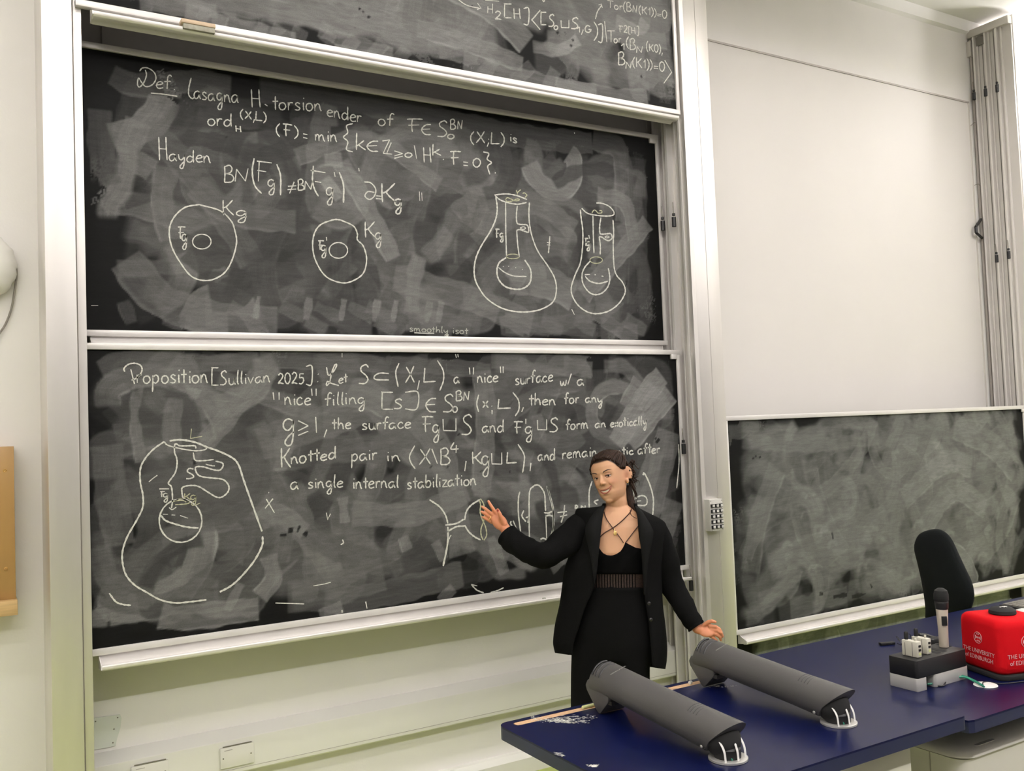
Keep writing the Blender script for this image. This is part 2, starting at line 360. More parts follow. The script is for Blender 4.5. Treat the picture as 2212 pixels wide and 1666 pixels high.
# ================================================================ blackboards: smeared surfaces as colour attributes on a fine grid
def board_mat(name):
    M = bpy.data.materials.new(name); M.use_nodes = True; nt = M.node_tree; b = nt.nodes['Principled BSDF']
    b.inputs['Roughness'].default_value = 0.55; b.inputs['Specular IOR Level'].default_value = 0.10
    at_ = nt.nodes.new('ShaderNodeAttribute'); at_.attribute_name = 'chalk'
    tc = nt.nodes.new('ShaderNodeTexCoord'); mp = nt.nodes.new('ShaderNodeMapping'); mp.inputs['Scale'].default_value = (9, 1, 50); mp.inputs['Rotation'].default_value = (0, .5, 0)
    n1 = nt.nodes.new('ShaderNodeTexNoise'); n1.inputs['Scale'].default_value = 1.0; n1.inputs['Detail'].default_value = 6; n1.inputs['Distortion'].default_value = 1.2
    n2 = nt.nodes.new('ShaderNodeTexNoise'); n2.inputs['Scale'].default_value = 220; n2.inputs['Detail'].default_value = 2
    nt.links.new(tc.outputs['Object'], mp.inputs[0]); nt.links.new(mp.outputs[0], n1.inputs['Vector']); nt.links.new(tc.outputs['Object'], n2.inputs['Vector'])
    a = nt.nodes.new('ShaderNodeMapRange'); a.inputs[1].default_value = .3; a.inputs[2].default_value = .7; a.inputs[3].default_value = .86; a.inputs[4].default_value = 1.14
    c = nt.nodes.new('ShaderNodeMapRange'); c.inputs[1].default_value = .3; c.inputs[2].default_value = .7; c.inputs[3].default_value = .88; c.inputs[4].default_value = 1.12
    nt.links.new(n1.outputs['Fac'], a.inputs[0]); nt.links.new(n2.outputs['Fac'], c.inputs[0])
    m1 = nt.nodes.new('ShaderNodeMath'); m1.operation = 'MULTIPLY'; nt.links.new(a.outputs[0], m1.inputs[0]); nt.links.new(c.outputs[0], m1.inputs[1])
    m2 = nt.nodes.new('ShaderNodeVectorMath'); m2.operation = 'SCALE'; nt.links.new(at_.outputs['Color'], m2.inputs[0]); nt.links.new(m1.outputs[0], m2.inputs['Scale'])
    nt.links.new(m2.outputs[0], b.inputs['Base Color'])
    return M
M_board = board_mat('blackboard_surface')
class Paint:
    def __init__(s, x0, x1, z0, z1, Y, seed, step=0.006):
        s.b = (x0, x1, z0, z1, Y); s.nx = int((x1-x0)/step)+1; s.nz = int((z1-z0)/step)+1
        s.X, s.Z = np.meshgrid(np.linspace(x0, x1, s.nx), np.linspace(z0, z1, s.nz)); s.d = np.zeros_like(s.X); s.rng = np.random.RandomState(seed)
        s.d += 0.012
    def stroke(s, P, wd, dens, alpha, crisp=0.006, streak=0.09, ends=0.3):
        P = np.array(P, float)
        if len(P) > 2: P = np.array(crom(P, 5))
        if wd > .04 and np.linalg.norm(np.diff(P, axis=0), axis=1).sum() < wd*.9: return
        x0, x1, z0, z1, _ = s.b; h = wd*.6+.02
        ix0 = max(0, int((P[:,0].min()-h-x0)/(x1-x0)*(s.nx-1))); ix1 = min(s.nx, int((P[:,0].max()+h-x0)/(x1-x0)*(s.nx-1))+2)
        iz0 = max(0, int((P[:,1].min()-h-z0)/(z1-z0)*(s.nz-1))); iz1 = min(s.nz, int((P[:,1].max()+h-z0)/(z1-z0)*(s.nz-1))+2)
        if ix1 <= ix0 or iz1 <= iz0: return
        X = s.X[iz0:iz1, ix0:ix1]; Z = s.Z[iz0:iz1, ix0:ix1]
        best = np.full(X.shape, 9.0); T = np.zeros(X.shape); S = np.zeros(X.shape); acc = 0.0
        for i in range(len(P)-1):
            a, b = P[i], P[i+1]; v = b-a; L = math.hypot(*v)
            if L < 1e-5: continue
            u = ((X-a[0])*v[0]+(Z-a[1])*v[1])/L; t = ((X-a[0])*v[1]-(Z-a[1])*v[0])/L
            uc = np.clip(u, 0, L); over = np.abs(u-uc); 
            if i == 0: over = np.where(u < 0, over*1.0, over)
            dd = np.hypot(over, t); k = dd < best
            best = np.where(k, dd, best); T = np.where(k, t, T); S = np.where(k, acc+u, S); acc += L
        r = wd/2
        wob = .004*np.sin(S*23+s.rng.rand()*6)+.003*np.sin(S*57+s.rng.rand()*6)
        e = lambda q, c: np.clip(q/c, 0, 1)
        mask = e(r-np.abs(T)+wob, crisp)*e(S+.002, crisp*1.5)*e(acc+.002-S, crisp*1.5)
        ph = s.rng.rand(4)*6; q = T/r
        st = 1+streak*(np.sin(q*9+ph[0])*.4+np.sin(q*23+ph[1])*.35+np.sin(q*47+ph[2]+S*3)*.25)
        fade = 1-ends*np.clip(1-S/acc, 0, 1)*s.rng.rand()
        edge = 1+.35*np.exp(-((q-.9)/.12)**2)*(s.rng.rand() > .5)
        a = np.clip(mask*alpha*fade, 0, 1); tgt = dens*st*edge
        s.d[iz0:iz1, ix0:ix1] = s.d[iz0:iz1, ix0:ix1]*(1-a)+tgt*a
    def px(s, pts, wpx, dens, alpha, **k):
        Y = s.b[4]; P = [at(px_, py_, Y)[[0, 2]] for px_, py_ in pts]; c = pts[len(pts)//2]
        sc_ = np.linalg.norm(at(c[0]+5, c[1]+5, Y)-at(c[0]-5, c[1]-5, Y))/14.14
        s.stroke(P, wpx*sc_, dens, alpha, **k)
    def haze(s, ml, mr, mb, mt, dens, n=70):   # broad soft film of wiped chalk with a ragged rim
        x0, x1, z0, z1, _ = s.b; R = s.rng
        for _i in range(n):
            w_ = R.uniform(.12, .26); L = R.uniform(.2, .6); an = R.uniform(-.5, .9)
            cx = R.uniform(x0+ml+w_/2, x1-mr-w_/2); cz = R.uniform(z0+mb+w_/2, z1-mt-w_/2); P = []
            for t in (-.5, 0, .5): P.append((min(max(cx+L*t*math.cos(an), x0+ml+w_*.45), x1-mr-w_*.45), min(max(cz+L*t*math.sin(an), z0+mb+w_*.45), z1-mt-w_*.45)))
            s.stroke(P, w_, dens*R.uniform(.85, 1.15), .8, crisp=R.uniform(.02, .06), streak=.05)
    def random(s, n, ml, mr, mb, mt, lo=.32, hi=.62, lmin=.25, lmax=.8, wmin=.07, wmax=.13, angs=((.2, .5), (1.2, .35), (-.7, .3)), curv=1.2, alpha=(.35, .75), crisp=(.004, .03)):
        x0, x1, z0, z1, _ = s.b; R = s.rng
        for _i in range(n):
            L = R.uniform(lmin, lmax); w_ = R.uniform(wmin, wmax); a0, sg = angs[R.randint(len(angs))]; an = R.normal(a0, sg)
            cx = R.uniform(x0+ml, x1-mr); cz = R.uniform(z0+mb, z1-mt); k = R.normal(0, curv); P = []; j1 = R.uniform(0, .05)
            for t in np.linspace(-.5, .5, 9):
                th = an+k*t; P.append((cx+L*t*math.cos(th), cz+L*t*math.sin(th)))
            P = [(min(max(x, x0+ml+w_*.4-j1), x1-mr-w_*.4+j1), min(max(z, z0+mb+w_*.4-j1), z1-mt-w_*.4+j1)) for x, z in P]
            s.stroke(P, w_, R.uniform(lo, hi), R.uniform(*alpha), crisp=R.uniform(*crisp))
    def mesh(s, tone=(1.0, 1.0, .965), gain=1.0):
        x0, x1, z0, z1, Y = s.b; nx, nz = s.nx, s.nz
        me = bpy.data.meshes.new('writing_surface'); N = nx*nz
        co = np.empty((N, 3), np.float32); co[:, 0] = s.X.ravel(); co[:, 1] = Y; co[:, 2] = s.Z.ravel()
        i = np.arange(nx-1); j = np.arange(nz-1); I, J = np.meshgrid(i, j); a = (J*nx+I).ravel()
        q = np.stack([a, a+1, a+nx+1, a+nx], 1).astype(np.int32)
        me.vertices.add(N); me.vertices.foreach_set('co', co.ravel()); me.loops.add(q.size); me.loops.foreach_set('vertex_index', q.ravel())
        me.polygons.add(len(q)); me.polygons.foreach_set('loop_start', np.arange(0, q.size, 4, dtype=np.int32))
        try: me.polygons.foreach_set('loop_total', np.full(len(q), 4, np.int32))
        except Exception: pass
        me.update(calc_edges=True)
        v = 0.0045+0.365*np.clip(s.d, 0, 1.6)**1.5*gain
        c = np.ones((N, 4), np.float32)
        for k in range(3): c[:, k] = (v*tone[k]).ravel()
        at_ = me.color_attributes.new('chalk', 'FLOAT_COLOR', 'POINT'); at_.data.foreach_set('color', c.ravel())
        return me
def blackboard(label, P, tray=None, fw=.022, frames='LRTB', tone=(1, 1, .965), gain=1.0, tray_x=(.03, .03)):
    x0, x1, z0, z1, Y = P.b
    t = thing('blackboard', label, 'blackboard', ((x0+x1)/2, Y, z0), 0, 'sliding blackboards')
    link('writing_surface', P.mesh(tone, gain), M_board, t)
    MB().box(x0, x1, Y+.001, Y+.018, z0, z1).build('back_panel', M_blackm, t)
    f = .010
    if 'L' in frames: MB().box(x0-.004, x0+fw*.8, Y-f, Y+.02, z0, z1).build('frame_rail', M_frame, t, bevel=.0015)
    if 'R' in frames: MB().box(x1-fw*.8, x1+.004, Y-f, Y+.02, z0, z1).build('frame_rail', M_frame, t, bevel=.0015)
    if 'B' in frames: MB().box(x0-.004, x1+.004, Y-f-.002, Y+.02, z0-.004, z0+fw).build('frame_rail', M_frame, t, bevel=.0015)
    if 'T' in frames: MB().box(x0-.004, x1+.004, Y-f-.002, Y+.02, z1-fw, z1+.004).build('frame_rail', M_frame, t, bevel=.0015)
    if tray:
        dpt = tray
        xa, xb = x0+tray_x[0], x1-tray_x[1]; zt = z0-.004
        pr = [(Y+.012, zt), (Y+.004, zt), (Y+.003, zt-.040), (Y-dpt+.012, zt-.040), (Y-dpt+.004, zt-.030), (Y-dpt, zt-.034), (Y-dpt+.002, zt-.046), (Y-dpt+.010, zt-.052), (Y-dpt*.45, zt-.055), (Y-dpt*.4, zt-.050), (Y-.004, zt-.050), (Y+.012, zt-.058)]
        MB().exx(pr, xa, xb).build('chalk_tray', M_frame, t, bevel=.0008, seg=1)
        MB().exx([(Y+.012, zt), (Y-dpt+.004, zt-.030), (Y-dpt+.001, zt-.046), (Y+.012, zt-.056)], xa-.004, xa).build('tray_end_cap', M_frame, t)
    return t

# --- top blackboard
B_TOP = Paint(.406, 3.516, 3.535, 4.72, 3.94, 3)
p = B_TOP; p.haze(.03, .03, .07, .02, .50, 90); p.random(110, .05, .05, .10, .05, lo=.36, hi=.62, lmax=1.1, wmin=.1, wmax=.18, angs=((.35, .4), (-.5, .3), (1.4, .3)), alpha=(.3, .7))
for q in (((400, 20), (520, 60), (640, 85)), ((690, 60), (760, 95), (850, 120)), ((720, 110), (790, 130), (930, 160)), ((1000, 130), (1150, 175), (1290, 205)), ((1200, 190), (1330, 212), (1400, 215)), ((300, 5), (380, 15), (470, 25)), ((900, 60), (1000, 90), (1130, 140))):
    p.px(q, 46, .62, .6)
for q in (((560, 74), (572, 50)), ((590, 80), (606, 55)), ((640, 90), (652, 60)), ((702, 95), (718, 70)), ((745, 110), (770, 80)), ((800, 128), (830, 90)), ((855, 135), (880, 105)), ((1040, 165), (1070, 130)), ((1110, 178), (1150, 140)), ((1180, 195), (1200, 150)), ((470, 60), (480, 30)), ((430, 45), (450, 20))):
    p.px(q, 34, .66, .35, crisp=.006)
p.px(((1300, 60), (1360, 80), (1440, 90)), 40, .7, .5); p.px(((1150, 100), (1210, 108), (1250, 85)), 30, 1.0, .35); p.px(((1330, 45), (1380, 65), (1395, 45)), 28, 1.0, .35)
for q in ((775, 18), (783, 25), (789, 42), (795, 36), (765, 60), (1203, 70), (1207, 78), (1220, 71), (1236, 86), (1232, 98), (1018, 14), (1384, 165)): p.px(((q[0], q[1]-2), (q[0]+3, q[1]+3)), 6, .03, .9, crisp=.003, streak=0)
# --- middle blackboard
B_MID = Paint(.43, 3.516, 2.243, 3.468, 4.14, 5)
p = B_MID; p.haze(.10, .13, .07, .17, .31, 110); p.random(170, .11, .12, .06, .16, lo=.12, hi=.56, wmax=.15, lmax=.85, angs=((.1, .35), (.9, .3), (-.75, .3), (1.45, .15)), alpha=(.35, .85), crisp=(.003, .02))
for q, w_, d_ in ((((240, 160), (300, 185), (420, 175), (500, 190)), 60, .38), (((215, 235), (220, 330), (240, 400)), 60, .33), (((560, 190), (800, 225), (1100, 290), (1280, 310)), 55, .36), (((1280, 300), (1340, 330), (1350, 480)), 50, .38),
                  (((1375, 340), (1378, 500), (1375, 660)), 50, .26), (((270, 560), (350, 650), (480, 690), (600, 700)), 80, .45), (((300, 640), (340, 660)), 60, .45), (((265, 650), (285, 700)), 30, .30), (((350, 690), (400, 700)), 30, .34),
                  (((735, 350), (790, 440), (850, 560)), 46, .62), (((360, 360), (350, 440), (370, 520)), 55, .45), (((420, 400), (500, 460), (640, 480)), 60, .40), (((640, 340), (800, 300), (950, 400)), 40, .52), (((300, 260), (280, 330), (330, 370)), 60, .50),
                  (((850, 600), (1000, 640), (1150, 700)), 60, .5), (((1100, 600), (1180, 610), (1240, 640)), 70, .55), (((1260, 640), (1330, 560), (1400, 480)), 40, .55), (((1290, 420), (1350, 440), (1370, 520)), 34, .55), (((1060, 460), (1160, 440), (1240, 500)), 50, .48)):
    p.px(q, w_, d_, .6)
for x in (555, 665, 740, 812, 852, 925, 950): p.px(((x+4, 640+(x-555)*.03), (x-4, 690+(x-555)*.02)), 16, .72, .45, crisp=.004); p.px(((x-60, 660), (x-5, 688)), 30, .5, .4)
for x in (570, 700, 850, 1010, 1130, 1210, 1280, 1340, 1390): p.px(((x-40, 690), (x+6, 716)), 30, .42, .6, crisp=.008)
p.px(((700, 345), (740, 345)), 30, .8, .4); p.px(((700, 385), (735, 430)), 34, .85, .5)
p.px(((535, 335), (575, 360), (600, 400)), 12, .2, .6); p.px(((820, 482), (826, 486)), 8, .03, .8); p.px(((486, 298), (492, 294)), 4, .02, .9)
# --- lower blackboard
B_LOW = Paint(.415, 3.515, .965, 2.197, 4.04, 11)
p = B_LOW; p.haze(.06, .08, .12, .06, .31, 110); p.random(180, .06, .08, .12, .06, lo=.12, hi=.55, wmax=.15, lmax=.85, angs=((.15, .35), (1.45, .25), (.8, .3), (-.6, .25)), alpha=(.35, .85), crisp=(.003, .02))
for q, w_, d_ in ((((215, 800), (290, 775), (420, 785), (560, 780)), 44, .42), (((560, 775), (900, 790), (1060, 800)), 36, .38), (((1060, 775), (1180, 785), (1280, 800)), 40, .44), (((300, 830), (290, 900), (305, 1000)), 26, .52), (((360, 830), (400, 790), (430, 860)), 44, .48),
                  (((380, 860), (370, 920), (380, 980)), 40, .50), (((440, 960), (520, 870), (560, 810)), 44, .52), (((560, 960), (680, 920), (800, 880)), 70, .45), (((230, 960), (240, 1060), (260, 1180)), 70, .40), (((215, 1180), (240, 1260), (330, 1300)), 50, .42),
                  (((345, 1330), (400, 1335), (560, 1315)), 56, .60), (((700, 1300), (800, 1290), (1000, 1240)), 56, .44), (((560, 1130), (600, 1110), (660, 1150)), 44, .55), (((580, 1200), (590, 1250), (560, 1290)), 40, .60), (((500, 1270), (540, 1270)), 60, .5),
                  (((900, 900), (960, 1000), (1000, 1200)), 60, .5), (((1040, 800), (1050, 900), (1040, 1060)), 50, .5), (((980, 1140), (1060, 1160), (1160, 1200)), 70, .5), (((1330, 960), (1390, 860), (1430, 810)), 46, .72), (((1360, 960), (1410, 900), (1450, 850)), 40, .68),
                  (((1400, 1110), (1430, 1000), (1445, 930)), 60, .5), (((1420, 1190), (1440, 1140), (1455, 1080)), 46, .5), (((760, 1110), (900, 1110), (1010, 1060)), 50, .52), (((620, 1290), (700, 1280), (830, 1240)), 70, .40), (((1380, 820), (1350, 880)), 34, .6)):
    p.px(q, w_, d_, .6)
for q in (((740, 1075), (745, 1130)), ((870, 1160), (880, 1190)), ((940, 1170), (960, 1210)), ((1060, 1160), (1090, 1240)), ((365, 820), (430, 855)), ((690, 1330), (740, 1310)), ((490, 1320), (520, 1260)), ((950, 1300), (980, 1270)), ((1190, 1230), (1230, 1200))): p.px(q, 24, .68, .45, crisp=.004)
for q in (((612, 1160), (612, 1153)), ((627, 1152), (629, 1140)), ((642, 1150), (648, 1136)), ((657, 1158), (664, 1148)), ((417, 993), (422, 1004)), ((340, 1075), (352, 1072)), ((990, 937), (992, 940)), ((953, 949), (954, 951)), ((1039, 1017), (1040, 1019)), ((930, 1008), (932, 1010)), ((966, 1008), (968, 1010)), ((1100, 1018), (1102, 1021)), ((1419, 950), (1423, 955)), ((1415, 950), (1418, 945))):
    p.px(q, 8, .02, .9, crisp=.003, streak=0)
# --- right blackboard
B_RIGHT = Paint(3.787, 6.782, .566, 1.81, 3.98, 17)
p = B_RIGHT; p.haze(.04, .03, .05, .02, .46, 110); p.random(150, .05, .04, .06, .02, lo=.30, hi=.62, lmin=.25, lmax=.8, wmin=.08, wmax=.16, angs=((1.1, .35), (.2, .35), (1.9, .3)), alpha=(.3, .7), crisp=(.005, .035))
for q, w_, d_ in ((((1600, 940), (1760, 950), (1900, 935)), 50, .62), (((1620, 1240), (1640, 1120), (1680, 1010)), 50, .66), (((1660, 1230), (1760, 1180), (1900, 1160)), 50, .62), (((1950, 1080), (2040, 1000), (2100, 1010)), 40, .72), (((1990, 1150), (2060, 1060), (2130, 1100)), 40, .72),
                  (((1640, 1310), (1700, 1270), (1720, 1220)), 46, .66), (((1680, 1330), (1760, 1300), (1860, 1270)), 40, .60), (((1600, 990), (1600, 1020)), 30, .75), (((2060, 920), (2140, 960), (2195, 1020)), 46, .7), (((2110, 1200), (2160, 1140), (2190, 1060)), 50, .65)):
    p.px(q, w_, d_, .32, crisp=.015)
for k in range(26):
    x = p.rng.uniform(1650, 2150); y = p.rng.uniform(960, 1250); a_ = p.rng.uniform(.6, 2.0); p.px(((x, y), (x+18*math.cos(a_), y-18*math.sin(a_)), (x+26*math.cos(a_-.6), y-26*math.sin(a_-.6))), p.rng.uniform(6, 12), p.rng.uniform(.75, .95), .22, crisp=.012)
for q in (((1627, 988), (1628, 992)), ((1632, 984), (1633, 988)), ((1641, 986), (1642, 990)), ((1797, 1150), (1800, 1165)), ((1770, 1283), (1778, 1283)), ((1800, 1290), (1830, 1285)), ((1840, 1290), (1870, 1283)), ((1880, 1262), (1884, 1270))): p.px(q, 6, .03, .8, crisp=.003, streak=0)
B_RLOW = Paint(3.86, 6.78, .12, .60, 4.08, 23)
p = B_RLOW; p.haze(.10, .08, .0, .0, .40, 80); p.random(60, .12, .10, .02, .0, lo=.40, hi=.62, lmin=.2, lmax=.6, wmin=.08, wmax=.12, angs=((.9, .4), (1.6, .3)), alpha=(.35, .7))

T_TOP = blackboard('topmost blackboard with formulas in its right half, a wooden eraser on its tray', B_TOP, tray=.065, tray_x=(.055, .055))
T_MID = blackboard('middle blackboard with the words Def lasagna, two rings and two chalk flasks', B_MID, tray=.045, frames='RTB', tray_x=(.03, .02))
T_LOW = blackboard('lower blackboard behind the woman, headed Proposition, with a large bottle-shaped drawing', B_LOW, tray=.07, frames='RTB', tray_x=(.045, .035))
T_RIGHT = blackboard('erased smeary blackboard without writing in the right bay, above the desk', B_RIGHT, tray=.06, tone=(.97, 1.0, .93), tray_x=(.04, .02))
T_RLOW = blackboard('dark smeared blackboard lowered behind the desk in the right bay', B_RLOW, frames='', tone=(.93, 1.0, .90), gain=1.9)
# roller brackets at the upper right corners
for Tm, Y, zt in ((T_MID, 4.14, 3.468), (T_LOW, 4.04, 2.197)):
    MB().box(3.455, 3.499, Y-.012, Y+.004, zt-.048, zt-.018).build('corner_bracket', M_frame, Tm, bevel=.003)
MB().box(6.74, 6.775, 3.963, 3.975, 1.765, 1.79).build('corner_bracket', M_frame, T_RIGHT, bevel=.003)
# wall seam bracket behind the gap above the middle board
MB().box(.535, .539, WY-.012, WY, 3.42, 3.60).build('wall_strip', M_greytrim)
bpy.data.objects['wall_strip']['kind'] = 'structure'; bpy.data.objects['wall_strip'].name = 'trim_2'

# ================================================================ handwriting: a stroke alphabet (x height 1, capitals about 2)
G = {
'a': (1.15, ['.95,.85 .6,1 .2,.8 .05,.4 .25,.02 .6,.1 .9,.6 .95,.9', '.95,.9 .92,.3 1.1,.0']),
'b': (1.1, ['.15,2 .1,1 .1,.1', '.1,.3 .3,.9 .7,1 .95,.5 .7,.05 .3,.0 .1,.2']),
'c': (1.0, ['.85,.8 .55,1 .2,.75 .1,.35 .35,.02 .7,.05 .95,.25']),
'd': (1.15, ['.9,.8 .5,1 .15,.7 .1,.25 .4,.0 .75,.2 .95,.7', '.98,2 .95,1 1,.0']),
'e': (1.0, ['.1,.5 .6,.6 .9,.8 .6,1.02 .25,.85 .08,.4 .35,.02 .95,.15']),
'f': (.9, ['.95,1.85 .7,2.05 .45,1.7 .4,.9 .35,0', '.0,1.05 .4,1.1 .85,1.15']),
'F': (1.4, ['.2,1.95 .75,2 1.35,1.95', '.6,2 .55,1 .6,-.05', '.3,1.0 1.1,1.05']),
'g': (1.1, ['.9,.85 .5,1.02 .15,.75 .15,.3 .5,.1 .85,.5 .92,.9', '.92,.9 .9,-.3 .75,-1 .4,-1.1 .25,-.8 .6,-.3 1.0,.0']),
'h': (1.1, ['.15,2 .12,1 .1,0', '.1,.4 .4,.95 .7,.95 .85,.5 .9,0']),
'i': (.5, ['.25,1 .25,.5 .3,0', '.28,1.45 .3,1.6']),
'k': (1.1, ['.15,2 .12,1 .12,0', '.8,1.1 .3,.6 .15,.5', '.3,.6 .6,.3 .95,0']),
'l': (.5, ['.3,2.1 .2,1 .22,.2 .4,0']),
'm': (1.6, ['.1,1 .12,.0', '.12,.5 .35,1 .6,.85 .65,.0', '.65,.5 .95,1 1.2,.85 1.3,.3 1.5,0']),
'n': (1.1, ['.1,1 .12,.0', '.12,.5 .4,1 .7,.9 .85,.3 1.0,0']),
'o': (1.1, ['.55,1 .2,.85 .08,.4 .3,.02 .7,.02 .98,.45 .8,.9 .5,1']),
'p': (1.15, ['.2,1 .2,0 .15,-1.1', '.2,.6 .5,1 .85,.9 .95,.4 .6,.0 .2,.15']),
'r': (.85, ['.15,1 .18,.0', '.18,.5 .4,.95 .8,.95']),
's': (.95, ['.8,.9 .45,1.05 .2,.8 .5,.5 .8,.3 .6,.02 .1,.05']),
't': (.8, ['.4,1.8 .4,.8 .42,0', '.0,1.1 .4,1.12 .8,1.15']),
'u': (1.1, ['.1,1 .12,.3 .4,.0 .75,.2 .9,1', '.9,1 .88,.3 1.05,0']),
'v': (1.0, ['-.1,1 .45,0 .9,1']),
'w': (1.4, ['.1,.9 .2,.2 .45,.0 .7,.5 .75,.7', '.7,.5 .85,.05 1.15,.1 1.3,1']),
'x': (1.0, ['.1,.95 .5,.5 .95,0', '.9,1 .5,.5 .1,0']),
'y': (1.1, ['.1,1 .2,.4 .5,.2 .85,.6 .95,1', '.95,1 .9,-.2 .7,-1 .4,-1.05 .35,-.7 .9,.0']),
'z': (1.0, ['-.1,1 .9,1 .1,0 1,.0']),
'B': (1.3, ['.15,2 .2,1 .15,0', '.15,1.9 .7,2.1 1.0,1.7 .8,1.2 .3,1.05', '.3,1.05 .9,.95 1.2,.5 .9,.05 .15,0']),
'D': (1.9, ['.3,1.75 .55,2.1 1.1,2.1 1.7,1.6 1.85,.9 1.5,.25 .9,.05 .5,.5 .2,1.0 .1,.3 .3,.0 .7,.5 .95,1.3 .85,1.9']),
'G': (1.2, ['1.0,1.7 .5,2 .15,1.2 .3,.3 .8,.1 1.1,.7', '.7,.9 1.15,.9 1.0,.2']),
'H': (1.4, ['.1,2 .15,1 .2,0', '1.0,2 1.05,1 1.15,0', '.15,1 1.1,.95']),
'K': (1.4, ['.2,2 .2,1 .25,0', '1.2,2 .6,1.2 .25,.95', '.5,1.1 .8,.6 1.3,0']),
'L': (1.2, ['-.3,2 .15,.05 1.2,.15']),
'N': (1.4, ['.1,0 .2,1 .3,1.9', '-.3,1.9 .9,.05 1.1,2']),
'P': (1.6, ['.1,1.2 .1,1.7 .8,2.1 1.4,1.8 1.3,1.2 .6,.8', '.7,1.6 .75,.8 .9,-.1']),
'S': (1.2, ['1.05,1.75 .8,2.05 .35,1.8 .35,1.35 .8,.9 1.0,.45 .7,.05 .1,.05']),
'T': (1.4, ['.0,1.9 .7,1.95 1.4,1.9', '.7,1.95 .7,1 .7,0']),
'X': (1.3, ['.2,1.9 .7,1 1.2,.05', '1.15,2 .7,1 .1,.0']),
'Z': (1.4, ['-.1,1.8 1.0,1.95 .2,.2 1.3,.1', '-1.2,1.6 .6,.1']),
'\u2112': (1.4, ['.1,1.9 .3,1.1 .8,1.5 1.1,2.1 .9,2.1 .6,1.3 .4,.4 .1,.1 .2,.5 .6,.3 1.3,.1']),
'0': (1.2, ['.6,2 .2,1.6 .1,.7 .4,.05 .8,.1 1.1,.9 .95,1.7 .5,2']),
'1': (.6, ['-.1,1.3 .4,2 .4,0']), '|': (.5, ['.2,2.1 .3,-.2']),
'2': (1.2, ['.1,1.6 .5,2 .95,1.6 .7,.9 .1,.1 .5,.15 1.1,0']),
'4': (1.2, ['.5,2 .1,.8 1.1,.8', '.8,1.5 .75,0']),
'5': (1.1, ['-1.0,1.9 .3,1.9 .2,1.1', '.2,1.1 .8,1.2 1.0,.6 .6,.05 .1,.1']),
'(': (.6, ['.5,2.2 .1,1.3 .15,.3 .5,-.4']), ')': (.6, ['.05,2.2 .45,1.4 .45,.4 .05,-.4']),
'[': (.7, ['-.6,2.1 .1,2.1 .05,-.2 .6,-.2']), ']': (.7, ['-.0,2.1 .55,2.1 .5,-.2 .0,-.2']),
'<': (.9, ['-.8,2.2 .1,1 .8,-.2']), '>': (.9, ['-.1,2.2 .8,1 .1,-.2']),
'=': (1.1, ['.1,.8 1,.85', '.1,.35 1,.4']), '\u2260': (1.2, ['.1,1.3 1.1,1.4', '.05,.7 1.1,.8', '.85,2.1 .3,0']),
'\u2208': (1.2, ['1.1,1.75 .6,1.7 .2,1.2 .15,.7 .5,.1 1.1,.05', '.2,.95 1.0,1.0']),
'\u2265': (1.3, ['-.1,2 1.2,1.35 .1,.7', '.1,.1 1.2,.65']),
'\u2282': (1.5, ['1.4,1.6 .6,1.65 .15,1.2 .3,.75 1.4,.7']),
'\u2294': (1.3, ['-.1,1.6 .15,.05 1.2,.0 1.15,1.7']),
'\\': (.9, ['.1,2 .8,.0']), '/': (.9, ['.8,2 .1,0']), ',': (.4, ['.3,.2 .1,-.6']), '.': (.4, ['.2,.0 .26,.08']), ';': (.5, ['.28,.8 .3,.95', '.3,.2 .1,-.6']), ':': (.5, ['.2,.9 .25,1.0', '.2,.1 .25,.2']),
"'": (.3, ['.15,2 .1,1.5']), '"': (.6, ['.1,2 .15,1.4', '.45,2 .45,1.4']), '-': (.8, ['.1,.6 .7,.55']),
'\u2202': (1.2, ['.1,2 .6,1.9 1.0,1.2 .9,.4 .5,.0 .15,.4 .4,.9 .9,.8']),
'{': (.8, ['.8,2.2 .3,2.0 .4,1.4 .05,1.0 .4,.6 .3,-.1 .8,-.3']), '}': (.8, ['.0,2.2 .5,2.0 .35,1.4 .75,1.0 .4,.6 .6,-.3']),
'k2': (1.0, []),
}
G.pop('k2')
G['['] = (.7, ['.65,2.1 .1,2.1 .1,2.05 .08,1 .08,-.15 .1,-.2 .65,-.2']); G['<'] = (.9, ['.8,2.2 .15,1.05 .1,1 .15,.95 .8,-.2'])
G['L'] = (1.2, ['.2,2 .15,1 .12,.1 .15,.05 .25,.05 1.2,.15']); G['N'] = (1.4, ['.15,0 .25,1.85', '.25,1.9 .9,.05', '.9,.05 1.1,2']); G['Z'] = (1.4, ['.1,1.8 1.0,1.95', '1.0,1.95 .2,.2', '.2,.2 1.3,.1', '1.2,1.6 .6,.1'])
G['\u2265'] = (1.3, ['.1,2 1.2,1.35', '1.2,1.35 .1,.7', '.1,.1 1.2,.65']); G['\u2294'] = (1.3, ['.15,1.6 .18,.05', '.18,.05 1.15,.0', '1.15,.0 1.15,1.7']); G['5'] = (1.1, ['1.0,1.9 .3,1.9', '.3,1.9 .2,1.1', '.2,1.1 .8,1.2 1.0,.6 .6,.05 .1,.1'])
G['v'] = (1.0, ['.1,1 .45,0', '.45,0 .9,1']); G['T'] = (1.4, ['.0,1.9 1.4,1.9', '.7,1.95 .7,0']); G['1'] = (.6, ['.1,1.3 .4,2', '.4,2 .4,0']); G['z'] = (1.0, ['.1,1 .9,1', '.9,1 .1,0', '.1,0 1,.0'])
def glyph_strokes(ch):
    out = []
    for st in G[ch][1]:
        P = [tuple(map(float, q.split(','))) for q in st.split()]
        out.append([tuple(q) for q in crom(P, 5)] if len(P) > 2 else P)
    return out
RW = random.Random(4)
